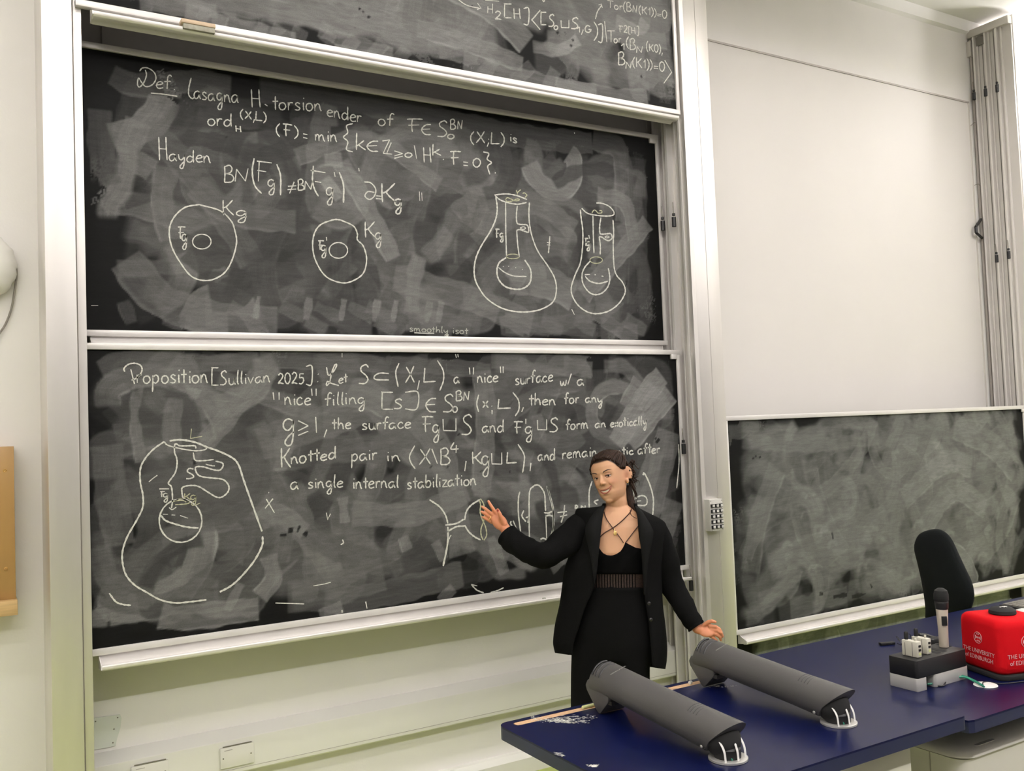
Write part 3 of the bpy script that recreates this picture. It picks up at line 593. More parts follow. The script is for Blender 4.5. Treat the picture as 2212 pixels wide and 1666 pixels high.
class Chalk:
    """collects pixel strokes and lays them as thin chalk ridges on a board plane"""
    def __init__(s, Y): s.Y = Y-.0012; s.m = MB()
    def line(s, pts, wpx=3.3):
        wpx = wpx*.82
        P = [at(x, y, s.Y) for x, y in pts]
        c = pts[len(pts)//2]; sc_ = np.linalg.norm(at(c[0]+5, c[1]+5, s.Y)-at(c[0]-5, c[1]-5, s.Y))/14.14; hw = wpx*sc_/2
        if len(P) == 1: P = [P[0], P[0]+np.array([.003, 0, .002])]
        n = len(P); top = []; bot = []; b = []
        for i, q in enumerate(P):
            t = P[min(i+1, n-1)]-P[max(i-1, 0)]; t = t[[0, 2]]; t = t/(np.linalg.norm(t)+1e-9); nn = np.array([-t[1], 0, t[0]])
            k = hw*(1+.22*math.sin(i*1.9+n))*(.75 if i in (0, n-1) else 1)
            top.append(q+nn*k); bot.append(q-nn*k)
        vs = top+bot; lift = np.array([0, .0012, 0]); vs2 = [v+lift for v in vs]
        fs = [(i, i+1, n+i+1, n+i) for i in range(n-1)]
        s.m.add(vs+vs2, fs+[(i+1, i, 2*n+i, 2*n+i+1) for i in range(n-1)]+[(n+i, n+i+1, 3*n+i+1, 3*n+i) for i in range(n-1)])
    def curve(s, pts, wpx=3.3, k=7, closed=False): s.line([tuple(q) for q in crom(pts, k, closed)], wpx)
    def crop(s, pts, sx, ox, oy, wpx=3.3, straight=False, closed=False):
        P = [(ox+x/sx, oy+y/sx) for x, y in pts]
        s.line(P, wpx) if straight else s.curve(P, wpx, closed=closed)
    def glyph(s, ch, x0, x1, yt, yb, wpx=3.3):   # glyph stretched into a pixel box
        S = glyph_strokes(ch); xs = [p[0] for st in S for p in st]; ys = [p[1] for st in S for p in st]
        a0, a1, b0, b1 = min(xs), max(xs), min(ys), max(ys)
        for st in S: s.line([(x0+(p[0]-a0)/(max(a1-a0, .3))*(x1-x0), yb-(p[1]-b0)/(b1-b0)*(yb-yt)) for p in st], wpx)
    def text(s, t, x0, y0, x1, y1, xh, wpx=3.2):
        tot = sum(G[c][0] if c != ' ' else .8 for c in t); u = 0
        L = x1-x0; sl = (y1-y0)/L
        for c in t:
            w_ = .8 if c == ' ' else G[c][0]
            if c != ' ':
                jx, jy, js = RW.uniform(-.04, .04), RW.uniform(-.06, .06), RW.uniform(.92, 1.08)
                for st in glyph_strokes(c):
                    P = []
                    for (gx, gy) in st:
                        x = x0+L*(u+gx*.92+jx)/tot; P.append((x, y0+sl*(x-x0)-xh*(gy*js+jy)))
                    s.line(P, wpx)
            u += w_
    def ellipse(s, cx, cy, rx, ry, wpx=3.0, a0=0, a1=2*math.pi, rot=0): 
        s.line([(cx+rx*math.cos(a)*math.cos(rot)-ry*math.sin(a)*math.sin(rot), cy+rx*math.cos(a)*math.sin(rot)+ry*math.sin(a)*math.cos(rot)) for a in np.linspace(a0, a1, 26)], wpx)
    def done(s, parent, name='chalk_writing', label=None, mat_=None):
        me = s.m.mesh(name); o = link(name, me, mat_ or M_chalk, parent); o['kind'] = 'stuff'
        if label: o['label'] = label
        return o
M_chalk = mat('chalk_white', (0.62, 0.62, 0.56), 0.95, col2=(0.44, 0.44, 0.40), nscale=90)
M_chalkd = mat('chalk_thin', (0.40, 0.41, 0.35), 0.95, col2=(0.24, 0.25, 0.21), nscale=90)
M_chalky = mat('chalk_yellowish', (0.46, 0.46, 0.30), 0.95, col2=(0.34, 0.34, 0.22), nscale=90)

# ---- middle board
Y = 4.14
c = Chalk(Y); c.glyph('D', 297, 337, 146, 188); c.text('ef', 337, 190, 372, 192, 15); c.line([(326, 201), (350, 203), (383, 208)], 4); c.line([(376, 193), (378, 194)])
c.curve([(413, 168), (408, 190), (408, 205), (415, 213), (420, 210)]); c.text('asagna', 418, 213, 517, 223, 16); c.glyph('H', 543, 562, 193, 232); c.line([(572, 225), (578, 229)])
c.text('torsion', 588, 236, 697, 240, 16); c.text('ender', 706, 251, 783, 266, 15); c.text('of', 816, 271, 852, 273, 14)
c.glyph('F', 879, 913, 257, 285); c.glyph('\u2208', 911, 931, 269, 291); c.glyph('S', 945, 966, 261, 295); c.glyph('0', 967, 981, 290, 300); c.text('BN', 972, 279, 1003, 279, 10)
c.text('(X;L)', 1016, 308, 1092, 314, 12); c.text('is', 1100, 304, 1119, 310, 10)
c.done(T_MID)
c = Chalk(Y); c.text('ord', 447, 270, 504, 273, 15); c.text('H', 508, 284, 524, 286, 7); c.text('(X,L)', 519, 254, 577, 264, 9.5)
c.text('(F)', 596, 290, 646, 297, 12); c.line([(655, 289), (664, 291)]); c.line([(655, 297), (664, 299)]); c.text('min', 680, 303, 731, 308, 14)
c.glyph('{', 742, 762, 267, 328); c.glyph('k', 770, 790, 287, 324); c.glyph('\u2208', 793, 817, 305, 327); c.glyph('Z', 826, 847, 302, 333); c.glyph('\u2265', 852, 870, 326, 342); c.glyph('0', 875, 890, 330, 340); c.line([(895, 314), (900, 343)])
c.glyph('H', 915, 931, 318, 351); c.glyph('k', 935, 953, 311, 336); c.line([(957, 344), (959, 345)]); c.glyph('F', 972, 996, 327, 356); c.line([(1001, 350), (1011, 351)]); c.line([(1001, 357), (1011, 358)]); c.glyph('0', 1022, 1038, 342, 361); c.glyph('}', 1044, 1062, 328, 377)
c.line([(1069, 373), (1071, 374)]); c.done(T_MID)
c = Chalk(Y); c.glyph('H', 343, 361, 296, 346); c.text('ayden', 364, 347, 458, 353, 14)
c.glyph('B', 485, 505, 357, 394); c.glyph('N', 508, 536, 364, 392); c.curve([(549, 342), (545, 370), (550, 400), (565, 418)], 4); c.line([(555, 348), (587, 352)], 4); c.line([(560, 350), (558, 392)]); c.line([(556, 368), (575, 371)]); c.glyph('g', 579, 594, 388, 421)
c.curve([(598, 355), (606, 380), (606, 422)], 4); c.glyph('\u2260', 621, 640, 393, 418); c.glyph('B', 644, 657, 387, 411); c.glyph('N', 658, 675, 390, 410); c.curve([(677, 358), (675, 390), (680, 410), (688, 424)], 4); c.line([(671, 368), (703, 373)], 4); c.line([(680, 392), (694, 394)]); c.line([(722, 372), (724, 382)])
c.glyph('g', 705, 720, 405, 443); c.curve([(733, 372), (742, 400), (742, 438)], 4.5); c.line([(775, 363), (776, 370)]); c.glyph('\u2202', 787, 812, 393, 431); c.line([(813, 423), (824, 424)]); c.line([(812, 429), (824, 430)]); c.glyph('K', 825, 856, 396, 437, 4); c.glyph('g', 853, 868, 430, 462, 4)
c.line([(906, 414), (907, 434)], 2); c.line([(911, 416), (912, 434)], 2); c.done(T_MID)
c = Chalk(Y)
c.curve([(430, 442), (475, 455), (499, 477), (507, 497), (511, 525), (500, 565), (482, 592), (450, 606), (415, 598), (388, 565), (370, 530), (366, 495), (377, 468), (400, 448), (430, 442)], 3.8)
c.ellipse(436, 522, 20, 16); c.glyph('F', 384, 401, 490, 516); c.glyph('g', 393, 404, 506, 539); c.glyph('K', 482, 505, 432, 465); c.glyph('g', 511, 533, 455, 481)
c.done(T_MID, 'chalk_drawing', 'chalk ring with a small ring inside, left one')
c = Chalk(Y)
c.curve([(735, 475), (763, 488), (772, 505), (772, 518), (785, 532), (792, 560), (785, 590), (762, 607), (737, 611), (705, 598), (685, 570), (676, 540), (678, 508), (692, 486), (720, 475), (735, 475)], 3.6)
c.ellipse(731, 541, 20, 17); c.glyph('F', 687, 700, 520, 540); c.glyph('g', 694, 705, 530, 557); c.line([(705, 512), (706, 520)]); c.glyph('K', 789, 811, 479, 513); c.glyph('g', 811, 824, 503, 535)
c.done(T_MID, 'chalk_drawing', 'chalk ring with a small ring inside, right one')
S5 = 5.205
c = Chalk(Y); q = lambda P, w_=3.4, **k: c.crop(P, S5, 1000, 380, w_, **k)
q([(370,235),(385,340),(382,420),(365,500),(310,620),(200,800),(145,930),(127,1050),(135,1150),(170,1240),(260,1370),(400,1470),(550,1520),(720,1530),(880,1500),(1010,1420),(1050,1300),(1035,1160),(960,1020),(850,860),(790,720),(755,580),(742,440),(748,300)], 3.6)
q([(355,215),(480,203),(600,220),(720,265)]); q([(360,220),(420,270),(520,305),(620,318),(715,300)]); q([(480,300),(482,600),(490,910)]); q([(612,335),(602,430),(605,515),(625,542),(680,548),(715,550),(735,575),(738,632),(700,625),(640,605),(605,612)]); q([(605,612),(615,760),(635,915)])
q([(485,920),(410,975),(383,1060),(400,1160),(470,1240),(570,1272),(670,1268),(745,1215),(768,1130),(755,1040),(695,945)], 4); q([(400,1030),(470,1085),(570,1125),(715,1132)], 3); q([(640,588),(680,572),(705,588),(680,602),(645,590)], 2.6)
for p_ in ((450,1018),(510,1015),(590,1030),(665,1050),(480,1250)): q([p_, (p_[0]+8, p_[1]+5)], 2.6, straight=True)
c.glyph('F', 1070, 1079, 495, 514); c.glyph('g', 1080, 1088, 504, 523)
c.done(T_MID, 'chalk_drawing', 'wide chalk flask shape with a tube and a bulb inside')
c = Chalk(Y)
q([(1320,380),(1330,480),(1348,620),(1345,800),(1320,980),(1260,1120),(1218,1260),(1235,1360),(1300,1460),(1400,1530),(1510,1550),(1640,1520),(1750,1440),(1815,1340),(1825,1270),(1790,1190),(1730,1120),(1700,1020),(1690,800),(1695,640),(1688,495)], 3.4)
q([(1335,365),(1400,420),(1500,443),(1620,452),(1690,440),(1695,400),(1640,340),(1560,308),(1500,305)], 3); q([(1462,450),(1466,660),(1474,870)]); q([(1552,470),(1538,560),(1540,640),(1560,655),(1620,652),(1660,650),(1677,680),(1675,705),(1640,728),(1600,715),(1560,688),(1532,685)]); q([(1532,685),(1545,780),(1543,885)])
q([(1430,960),(1370,1030),(1340,1110),(1350,1210),(1410,1300),(1480,1335),(1560,1320),(1625,1255),(1652,1170),(1645,1090),(1635,1040)]); q([(1375,1130),(1430,1185),(1530,1210),(1630,1185)]); q([(1370,1112),(1430,1108)], straight=True); q([(1480,1112),(1495,1112)], straight=True); q([(1560,1125),(1580,1132)], straight=True)
q([(1595,690),(1620,676),(1645,688),(1620,698),(1598,692)], 2.4); q([(978,680),(970,780),(962,870)], 3); q([(945,750),(985,752)], 2, straight=True); q([(945,775),(985,778)], 2, straight=True)
c.glyph('F', 1263, 1271, 515, 532); c.glyph('g', 1267, 1275, 522, 542); c.line([(1272, 508), (1274, 516)])
c.done(T_MID, 'chalk_drawing', 'narrow chalk flask shape at the right end of the board')
c = Chalk(Y)
q([(480,265),(500,245),(545,262),(590,280),(630,275),(630,262),(600,262),(545,285),(500,288),(478,268)], 2.4); q([(600,160),(612,185),(650,155)], 2.4); q([(612,185),(612,210)], 2.4, straight=True); q([(672,200),(690,190),(720,215),(705,235),(700,245)], 2.4)
c.ellipse(1108, 554, 14, 5, 2.2); c.ellipse(1288, 562, 13.5, 7, 2.0); q([(1450,415),(1475,385),(1500,395),(1520,418),(1560,415),(1560,392),(1535,390)], 2.4)
c.done(T_MID, 'chalk_drawing', 'thin yellowish chalk marks', M_chalky)
c = Chalk(Y); c.text('smoothly isot', 884, 716, 1012, 722, 7, 2.2); c.done(T_MID, 'chalk_writing', 'faint leftover writing at the bottom edge', M_chalkd)
c = Chalk(Y); c.line([(895, 719), (915, 720), (938, 720)], 3); c.line([(197, 660), (212, 660)], 2); c.line([(1241, 286), (1241, 289)], 3); c.curve([(963, 723), (967, 726), (968, 722)], 2.5); c.line([(1235, 668), (1241, 680)], 2.5); c.done(T_MID, 'chalk_writing', 'stray white chalk dashes')

# ---- lower board
Y = 4.04
c = Chalk(Y)
c.curve([(269.5, 803), (268, 796), (277, 787.5), (291, 785), (303, 789), (307, 798), (303, 809), (293, 818), (284, 821.5)], 3.6); c.line([(282.5, 798), (286, 812), (290.5, 829.5)], 3.8); c.text('roposition', 294, 828, 452, 828, 17, 3.4)
c.glyph('[', 457, 472, 794, 833); c.text('Sullivan', 474, 832, 586, 826, 14); c.text('2025', 600, 829, 658, 830, 12); c.glyph(']', 661, 675, 789, 833); c.line([(687, 808), (688, 809)], 4); c.line([(686, 824), (687, 825)], 4)
c.glyph('\u2112', 705, 732, 787, 833); c.text('et', 731, 829, 752, 826, 10); c.glyph('S', 775, 796, 788, 829); c.glyph('\u2282', 808, 840, 806, 821); c.curve([(862, 785), (855, 805), (860, 836)]); c.glyph('X', 876, 895, 791, 827); c.line([(906, 822), (902, 842)]); c.glyph('L', 916, 941, 795, 826)
c.curve([(945, 779), (957, 800), (958, 822), (950, 844)]); c.text('a', 980, 828, 994, 828, 14); c.glyph('"', 1014, 1023, 794, 809); c.text('nice', 1030, 827, 1078, 825, 13); c.glyph('"', 1081, 1087, 792, 806); c.text('surface', 1112, 831, 1196, 824, 12.5); c.text('w/', 1209, 833, 1236, 830, 11); c.text('a', 1246, 832, 1263, 833, 12)
c.line([(984, 765), (986, 773)], 3); c.line([(989, 765), (990, 772)], 3); c.line([(739, 763), (739, 772)], 2); c.done(T_LOW)
c = Chalk(Y)
c.glyph('"', 590, 603, 848, 864); c.text('nice', 614, 875, 673, 875, 15); c.glyph('"', 673, 683, 840, 855); c.text('filling', 701, 877, 792, 872, 14)
c.glyph('[', 824, 849, 847, 885); c.glyph('S', 851, 868, 862, 883); c.glyph(']', 875, 905, 845, 886); c.glyph('\u2208', 920, 942, 861, 890); c.glyph('S', 957, 979, 852, 890); c.glyph('0', 978, 988, 878, 891); c.text('BN', 983, 867, 1019, 864, 10)
c.curve([(1034, 853), (1030, 872), (1034, 890)]); c.glyph('x', 1043, 1055, 866, 881); c.line([(1062, 877), (1063, 878)]); c.line([(1063, 886), (1063, 895)]); c.glyph('L', 1076, 1103, 862, 883); c.curve([(1108, 848), (1120, 865), (1121, 885), (1113, 899)]); c.line([(1131, 880), (1127, 890)])
c.text('then', 1142, 876, 1203, 875, 12.5); c.text('for', 1219, 873, 1252, 871, 11); c.text('any', 1264, 870, 1303, 870, 10); c.done(T_LOW)
c = Chalk(Y)
c.glyph('g', 612, 636, 905, 963, 3.8); c.glyph('\u2265', 644, 666, 909, 941, 3.6); c.glyph('|', 682, 687, 901, 935); c.line([(706, 928), (700, 945)], 3.6); c.text('the', 717, 927, 760, 927, 13); c.text('surface', 781, 928, 889, 926, 13); c.glyph('F', 911, 936, 900, 934); c.glyph('g', 935, 949, 918, 956)
c.glyph('\u2294', 957, 985, 904, 931); c.glyph('S', 997, 1019, 896, 939); c.text('and', 1041, 935, 1091, 934, 13); c.glyph('F', 1110, 1130, 911, 937); c.line([(1136, 905), (1136, 916)]); c.glyph('g', 1135, 1150, 922, 955); c.glyph('\u2294', 1161, 1181, 906, 929); c.glyph('S', 1187, 1205, 903, 933)
c.text('form', 1222, 929, 1273, 926, 11); c.text('an', 1285, 925, 1310, 923, 9); c.text('exotically', 1318, 923, 1398, 918, 10); c.done(T_LOW)
c = Chalk(Y)
c.glyph('K', 608, 628, 968, 1010, 3.6); c.text('notted', 628, 1003, 728, 991, 14, 3.6); c.text('pair', 757, 996, 817, 993, 14); c.text('in', 834, 997, 867, 996, 13); c.curve([(896, 963), (885, 985), (888, 1000), (897, 1013)]); c.glyph('X', 906, 930, 969, 1004); c.line([(933, 970), (945, 1002)])
c.glyph('B', 952, 972, 968, 1004); c.glyph('4', 974, 991, 956, 979); c.line([(1007, 996), (1004, 1018)]); c.glyph('K', 1021, 1041, 976, 1003); c.glyph('g', 1041, 1057, 985, 1030); c.glyph('\u2294', 1062, 1084, 978, 1003); c.glyph('L', 1095, 1116, 977, 1001); c.curve([(1119, 960), (1132, 982), (1132, 1002), (1129, 1021)]); c.line([(1147, 1000), (1145, 1018)])
c.text('and', 1162, 996, 1201, 994, 12); c.text('remain', 1214, 992, 1292, 985, 12); c.text('exotic', 1307, 985, 1370, 982, 9); c.text('after', 1378, 981, 1427, 979, 11); c.done(T_LOW)
c = Chalk(Y); c.text('a', 627, 1057, 647, 1057, 16); c.text('single', 664, 1056, 743, 1052, 13); c.text('internal', 761, 1056, 863, 1054, 14); c.text('stabilization', 879, 1056, 1031, 1048, 13); c.done(T_LOW)
S6 = 3.786; q = lambda P, w_=3.4, **k: c.crop(P, S6, 220, 900, w_, **k)
c = Chalk(Y)
q([(510,205),(420,270),(350,350),(315,430),(315,540),(335,640),(335,740),(290,840),(210,980),(170,1100),(170,1200),(200,1300),(270,1380),(370,1440),(480,1500),(600,1525),(730,1515),(855,1500)], 4.2); q([(555,200),(640,190),(760,210),(860,250),(960,285),(1070,340),(1120,400),(1160,520),(1220,690),(1310,940)], 4.6)
q([(1315,980),(1310,1060),(1240,1190),(1130,1320),(1050,1390),(965,1435)], 4.6); q([(510,205),(540,235),(640,262),(760,280),(840,272),(862,252)]); q([(770,262),(760,240),(700,240),(640,240),(600,225),(595,290),(612,340),(615,390),(600,460),(555,525),(545,550),(570,580),(578,680),(570,750)], 3.6)
q([(750,430),(715,425),(700,450),(740,475),(750,495),(720,508),(690,508)]); q([(748,295),(762,355),(820,362),(915,352)]); q([(930,365),(985,380),(990,410),(960,440),(900,432),(830,412),(768,415),(775,460),(810,490),(900,503),(990,515),(1035,560),(1035,610),(990,655),(940,660),(870,620),(790,572),(720,565),(660,580),(655,620),(665,665),(690,695)], 3.6)
q([(850,390),(890,402),(925,404)], 2.6); q([(870,396),(900,398)], 2.4, straight=True)
c.ellipse(220+644/S6, 900+853/S6, 175/S6, 177/S6, 3.8); q([(485,810),(520,850),(600,880),(700,905),(790,912)], 4.2); q([(500,800),(540,800)], 2.6, straight=True); q([(570,805),(600,807)], 2.6, straight=True); q([(640,810),(705,832)], 2.6, straight=True)
q([(550,745),(575,762),(610,740)], 2.4); q([(470,592),(550,592)], straight=True); c.glyph('F', 346, 356, 1062, 1074, 2.8); c.glyph('g', 353, 363, 1066, 1085, 2.8); 
q([(1345,675),(1412,788)], straight=True); q([(1400,672),(1335,752)], straight=True); q([(1362,622),(1368,624)], straight=True); q([(385,535),(420,505),(455,480)], 2.4)
c.line([(705, 1108), (708, 1123), (714, 1110)], 3); c.curve([(740, 1166), (742, 1173), (736, 1177)], 3); c.curve([(236, 1282), (250, 1300), (265, 1306), (283, 1308)], 4); c.line([(595, 1303), (630, 1304), (657, 1305)], 3); c.curve([(677, 1266), (700, 1262), (715, 1258)], 2)
c.done(T_LOW, 'chalk_drawing', 'large bottle-shaped outline with a circle inside')
c = Chalk(Y); q([(733,100),(725,180),(820,162)], 2.8, straight=True); c.glyph('K', 399, 412, 1066, 1080, 2.6); c.glyph('g', 412, 424, 1070, 1092, 2.6)
q([(580,700),(640,672),(700,690),(715,705),(690,715),(600,722)], 2.6); q([(610,690),(660,685),(690,700)], 2.4); q([(765,725),(805,708)], 2.4); c.done(T_LOW, 'chalk_drawing', 'thin yellowish chalk marks', M_chalky)
S7 = 2.765; q = lambda P, w_=3.8, **k: c.crop(P, S7, 700, 1066, w_, **k)
c = Chalk(Y)
q([(630,38),(690,80),(725,130),(740,180)]); q([(740,200),(738,300),(712,435)], 4.4); q([(735,230),(790,200),(840,195)]); q([(840,160),(850,110),(880,70),(935,35)]); q([(725,190),(790,180),(835,155)]); q([(840,190),(865,230),(900,260),(935,278)]); q([(748,275),(752,260),(760,250)], 2.4)
S8 = 7.373; q8 = lambda P, w_=3.4, **k: c.crop(P, S8, 1000, 1050, w_, **k)
q8([(908,92),(885,200),(885,450),(920,740)]); q8([(1060,860),(1055,500),(1060,110),(1120,10),(1190,-15),(1250,30),(1300,130),(1312,300),(1318,400)]); q8([(1320,460),(1335,835)]); q8([(1335,0),(1385,180),(1440,420),(1445,600),(1425,720),(1395,810)]); q8([(1345,20),(1415,250),(1440,400),(1430,800)])
q8([(1290,425),(1350,430),(1420,410)]); q8([(1310,480),(1380,470),(1425,480)]); q8([(1345,445),(1395,445)], 2.6, straight=True); q8([(1620,305),(1605,450),(1565,585)]); q8([(1505,425),(1655,408)], straight=True); q8([(1545,490),(1660,462)], straight=True)
q8([(770,560),(760,600),(800,650),(855,670)]); q8([(800,555),(850,670)], straight=True); q8([(970,390),(940,480),(1005,570)]); q8([(1000,510),(1045,500),(1035,590)]); q8([(1235,850),(1280,835),(1330,860),(1310,905),(1270,935),(1210,932),(1130,895)]); q8([(1790,370),(1795,310),(1830,330),(1800,360)]); q8([(1885,355),(1890,320),(1945,360),(1945,310)])
c.curve([(1279, 1040), (1273, 1062), (1273, 1100), (1274, 1125)]); c.curve([(1290, 1090), (1284, 1084), (1293, 1080)]); c.curve([(1389, 1027), (1392, 1023), (1403, 1045), (1411, 1075), (1411, 1100), (1409, 1118)], 3.8)
c.curve([(1370, 1078), (1385, 1071), (1395, 1074), (1398, 1084), (1393, 1092), (1370, 1091)]); c.line([(1376, 1083), (1385, 1082)]); c.line([(1368, 1058), (1373, 1097)], 3); c.curve([(1466, 960), (1467, 1000), (1462, 1055)], 2.6)
c.curve([(1018, 1263), (1030, 1275), (1045, 1281)], 3); c.line([(1018, 1263), (1031, 1266)], 3); c.curve([(1060, 1280), (1075, 1276), (1088, 1270)], 2.6); c.line([(790, 1300), (793, 1315)], 3); c.line([(739, 1318), (739, 1324)], 3)
c.done(T_LOW, 'chalk_drawing', 'branching curve and bracketed sketch behind the raised hand')
c = Chalk(Y); q8([(280,200),(330,290),(345,420),(330,560),(290,680),(290,780),(320,858)], 2.8); q8([(262,215),(280,300),(275,420),(310,540),(360,650),(378,780),(335,868)], 2.8); c.done(T_LOW, 'chalk_drawing', 'thin yellowish twisted loop beside the raised hand', M_chalky)
# ---- top board
Y = 3.94
c = Chalk(Y); S4 = 4.424; q4 = lambda P, w_=3.0, **k: c.crop(P, S4, 980, 0, w_, **k)
q4([(40,-10),(90,30),(150,58),(255,80)]); q4([(228,30),(262,78),(222,92)], straight=True); q4([(300,0),(435,12)], straight=True); q4([(328,60),(325,125)], straight=True); q4([(372,35),(372,128)], straight=True); q4([(328,85),(372,88)], straight=True); c.glyph('2', 1070, 1083, 24, 42)
c.glyph('[', 1089, 1105, 8, 39); c.glyph('H', 1110, 1124, 18, 41); c.glyph(']', 1131, 1143, 16, 54); c.glyph('<', 1148, 1167, 22, 64); c.glyph('[', 1168, 1180, 26, 54); c.glyph('S', 1185, 1197, 31, 57); c.glyph('0', 1197, 1205, 55, 64); c.glyph('\u2294', 1212, 1229, 43, 60); c.glyph('S', 1234, 1249, 38, 62); c.glyph('1', 1246, 1252, 58, 70); c.line([(1260, 64), (1256, 75)])
c.glyph('G', 1264, 1277, 55, 70); c.glyph(')', 1283, 1291, 47, 88); c.glyph(']', 1292, 1302, 51, 92); c.line([(1306, 46), (1311, 91)]); c.glyph('T', 1312, 1328, 66, 91); c.text('or', 1326, 92, 1343, 93, 9); c.glyph('1', 1342, 1348, 94, 108)
c.text('F2[H]', 1335, 69, 1381, 75, 7.5, 2.6); c.glyph('(', 1353, 1358, 79, 105); c.glyph('B', 1361, 1373, 83, 107); c.glyph('N', 1375, 1388, 100, 114); c.text('(K0),', 1396, 108, 1432, 116, 8.5, 2.8)
c.glyph('B', 1336, 1350, 112, 140); c.glyph('N', 1352, 1364, 133, 148); c.text('(K1))=0', 1366, 143, 1438, 155, 10, 2.8); c.line([(1436, 130), (1451, 156)], 3.2); c.line([(1451, 156), (1434, 180)], 3.2)
c.text('Tor(BN(K1))=0', 1312, 16, 1442, 40, 8.5, 2.8); q4([(1355,182),(1375,110),(1415,50)]); q4([(1385,48),(1412,38),(1422,75)], straight=True); c.text('0', 1172, 2, 1177, 4, 4)
c.done(T_TOP, label='white chalk formulas')

# eraser on the top tray, chalk bits on trays
ea, eb = at(389, 52, 3.885), at(463, 68, 3.885)
t = thing('blackboard_eraser', 'wooden blackboard eraser with grey felt lying on the topmost tray', 'eraser', ((ea[0]+eb[0])/2, 3.9, 3.50))
M_wood = mat('eraser_wood', (0.60, 0.46, 0.32), 0.6, noise=.15, nscale=20, stretch=(1, 6, 6))
zf = float(at(428, 72, 3.89)[2])
MB().box(ea[0], eb[0], 3.858, 3.908, zf+.022, zf+.040).build('wooden_back', M_wood, t, bevel=.004)
MB().box(ea[0]+.008, eb[0]-.002, 3.862, 3.906, zf, zf+.0225).build('felt_pad', mat('felt_grey', (0.34, 0.33, 0.27), 0.95, noise=.2, nscale=60, bump=.5), t, bevel=.003)
def chalk_bit(lab, x, y, z, L=.02, r=.005, rz=0.0, m_=None, group='chalk pieces'):
    dx, dy = math.cos(rz)*L/2, math.sin(rz)*L/2
    s = MB(); s.tube([(x-dx, y-dy, z+r), (x-dx*.9, y-dy*.9, z+r), (x+dx*.9, y+dy*.9, z+r), (x+dx, y+dy, z+r)], [r*.6, r, r, r*.7], 10)
    o = s.build('chalk_piece', m_ or M_chalk, smooth=True); return tag(o, lab, 'chalk', group)
a = at(1174, 1286, 3.995); chalk_bit('short white chalk stub lying on the lower tray beside the woman', a[0], 3.99, .925, .018)

# ================================================================ desks
def desk_mat():
    M = mat('blue_laminate', (0.0025, 0.005, 0.036), 0.30, noise=.12, nscale=3, bump=.05, bscale=400, spec=.22)
    return M
M_desk = desk_mat()
M_edge = mat('dark_edge', (0.012, 0.017, 0.05), 0.4)
M_chip = mat('bare_chipboard', (0.60, 0.38, 0.22), 0.8, noise=.2, nscale=60)
DX0, DX1, DY0, DY1 = 1.388, 2.541, 1.716, 2.500
t = thing('lecture_desk', 'blue-topped lecture desk in front of the woman, carrying two grey folded camera arms', 'desk', (1.96, 2.1, 0))
def corner(x, y, r, q):  # rounded corner points
    return arc(x, y, r, q*math.pi/2, (q+1)*math.pi/2, 6)
gy0, gy1, gx0 = 2.448, 2.480, 1.435
low = corner(DX1-.02, DY1-.02, .02, 0)+corner(DX0+.035, DY1-.035, .035, 1)+corner(DX0+.03, DY0+.03, .03, 2)+corner(DX1-.02, DY0+.02, .02, 3)
MB().exz(low, .860, .8945).build('desktop_core', M_edge, t)
s = MB(); top = [(DX1, DY0+.02)]+[(DX1, gy0), (gx0+.008, gy0)]+arc(gx0+.008, (gy0+gy1)/2, (gy1-gy0)/2, 1.5*math.pi, .5*math.pi, 6)+[(DX1, gy1)]+corner(DX1-.02, DY1-.02, .02, 0)+corner(DX0+.035, DY1-.035, .035, 1)+corner(DX0+.03, DY0+.03, .03, 2)+corner(DX1-.02, DY0+.02, .02, 3)[:-1]
s.exz(top, .8945, .900); s.build('desktop', M_desk, t)
MB().box(gx0, DX1-.004, gy0+.0002, gy1-.0002, .890, .8986).build('groove', M_chip, t)
M_cream = mat('cream_panel', (0.72, 0.71, 0.60), 0.5, noise=.04)
MB().box(1.62, 2.385, 1.82, 2.36, .02, .860).build('cabinet_body', M_cream, t)
MB().box(1.64, 2.385, 1.80, 1.818, .06, .845).build('front_panel', M_cream, t, bevel=.002)
for z in (.50, .585, .64):
    MB().box(2.384, 2.394, 1.80, 1.83, z, z+.03).build('hinge', M_black, t, bevel=.003)
# right desk, a little lower
t = thing('side_desk', 'lower blue worktop at the right edge with microphone dock and red cube on it', 'desk', (3.9, 2.2, 0))
poly = [(2.5455, 1.742), (2.552, 1.722), (2.572, 1.715), (5.3, 1.715), (5.3, 2.66), (2.5455, 2.66)]
MB().exz(poly, .842, .874).build('desktop_core', M_edge, t)
MB().exz(poly, .874, .880).build('desktop', M_desk, t)
MB().box(2.60, 5.2, 2.45, 2.50, .0, .842).build('rear_panel', M_cream, t)
for x in (3.62, 5.2):
    MB().box(x, x+.03, 1.80, 2.45, 0, .842).build('end_panel', M_cream, t)
# lidded white box under the side desk
M_bin = mat('white_plastic', (0.74, 0.72, 0.67), 0.35, noise=.02)
t = thing('storage_unit', 'white plastic unit with rounded lid and small printed label under the side desk', 'storage box', (3.1, 2.1, 0))
bx0, by0 = 2.722, 1.862
MB().exz(rrect(bx0, bx0+.80, by0, by0+.56, .05), .02, .682).build('body', M_bin, t, smooth=True)
MB().box(bx0-.0015, bx0+.001, by0+.118, by0+.1215, .03, .682).build('panel_gap', M_greytrim, t)
s = MB(); rings = []
for (d, z) in ((-.004, .686), (.013, .690), (.013, .697), (.004, .712), (-.02, .722), (-.06, .727)):
    rings.append([(x, y, z) for x, y in rrect(bx0-d, bx0+.80+d, by0-d, by0+.56+d, .055+max(d, -.03))])
s.loft(rings); s.build('lid', M_bin, t, smooth=True)
s = MB(); s.exz(rrect(bx0+.075, bx0+.175, by0-.001, by0+.028, .01), .7165, .7185); s.build('label_plate', mat('label_grey', (.60, .59, .57), .4), t)
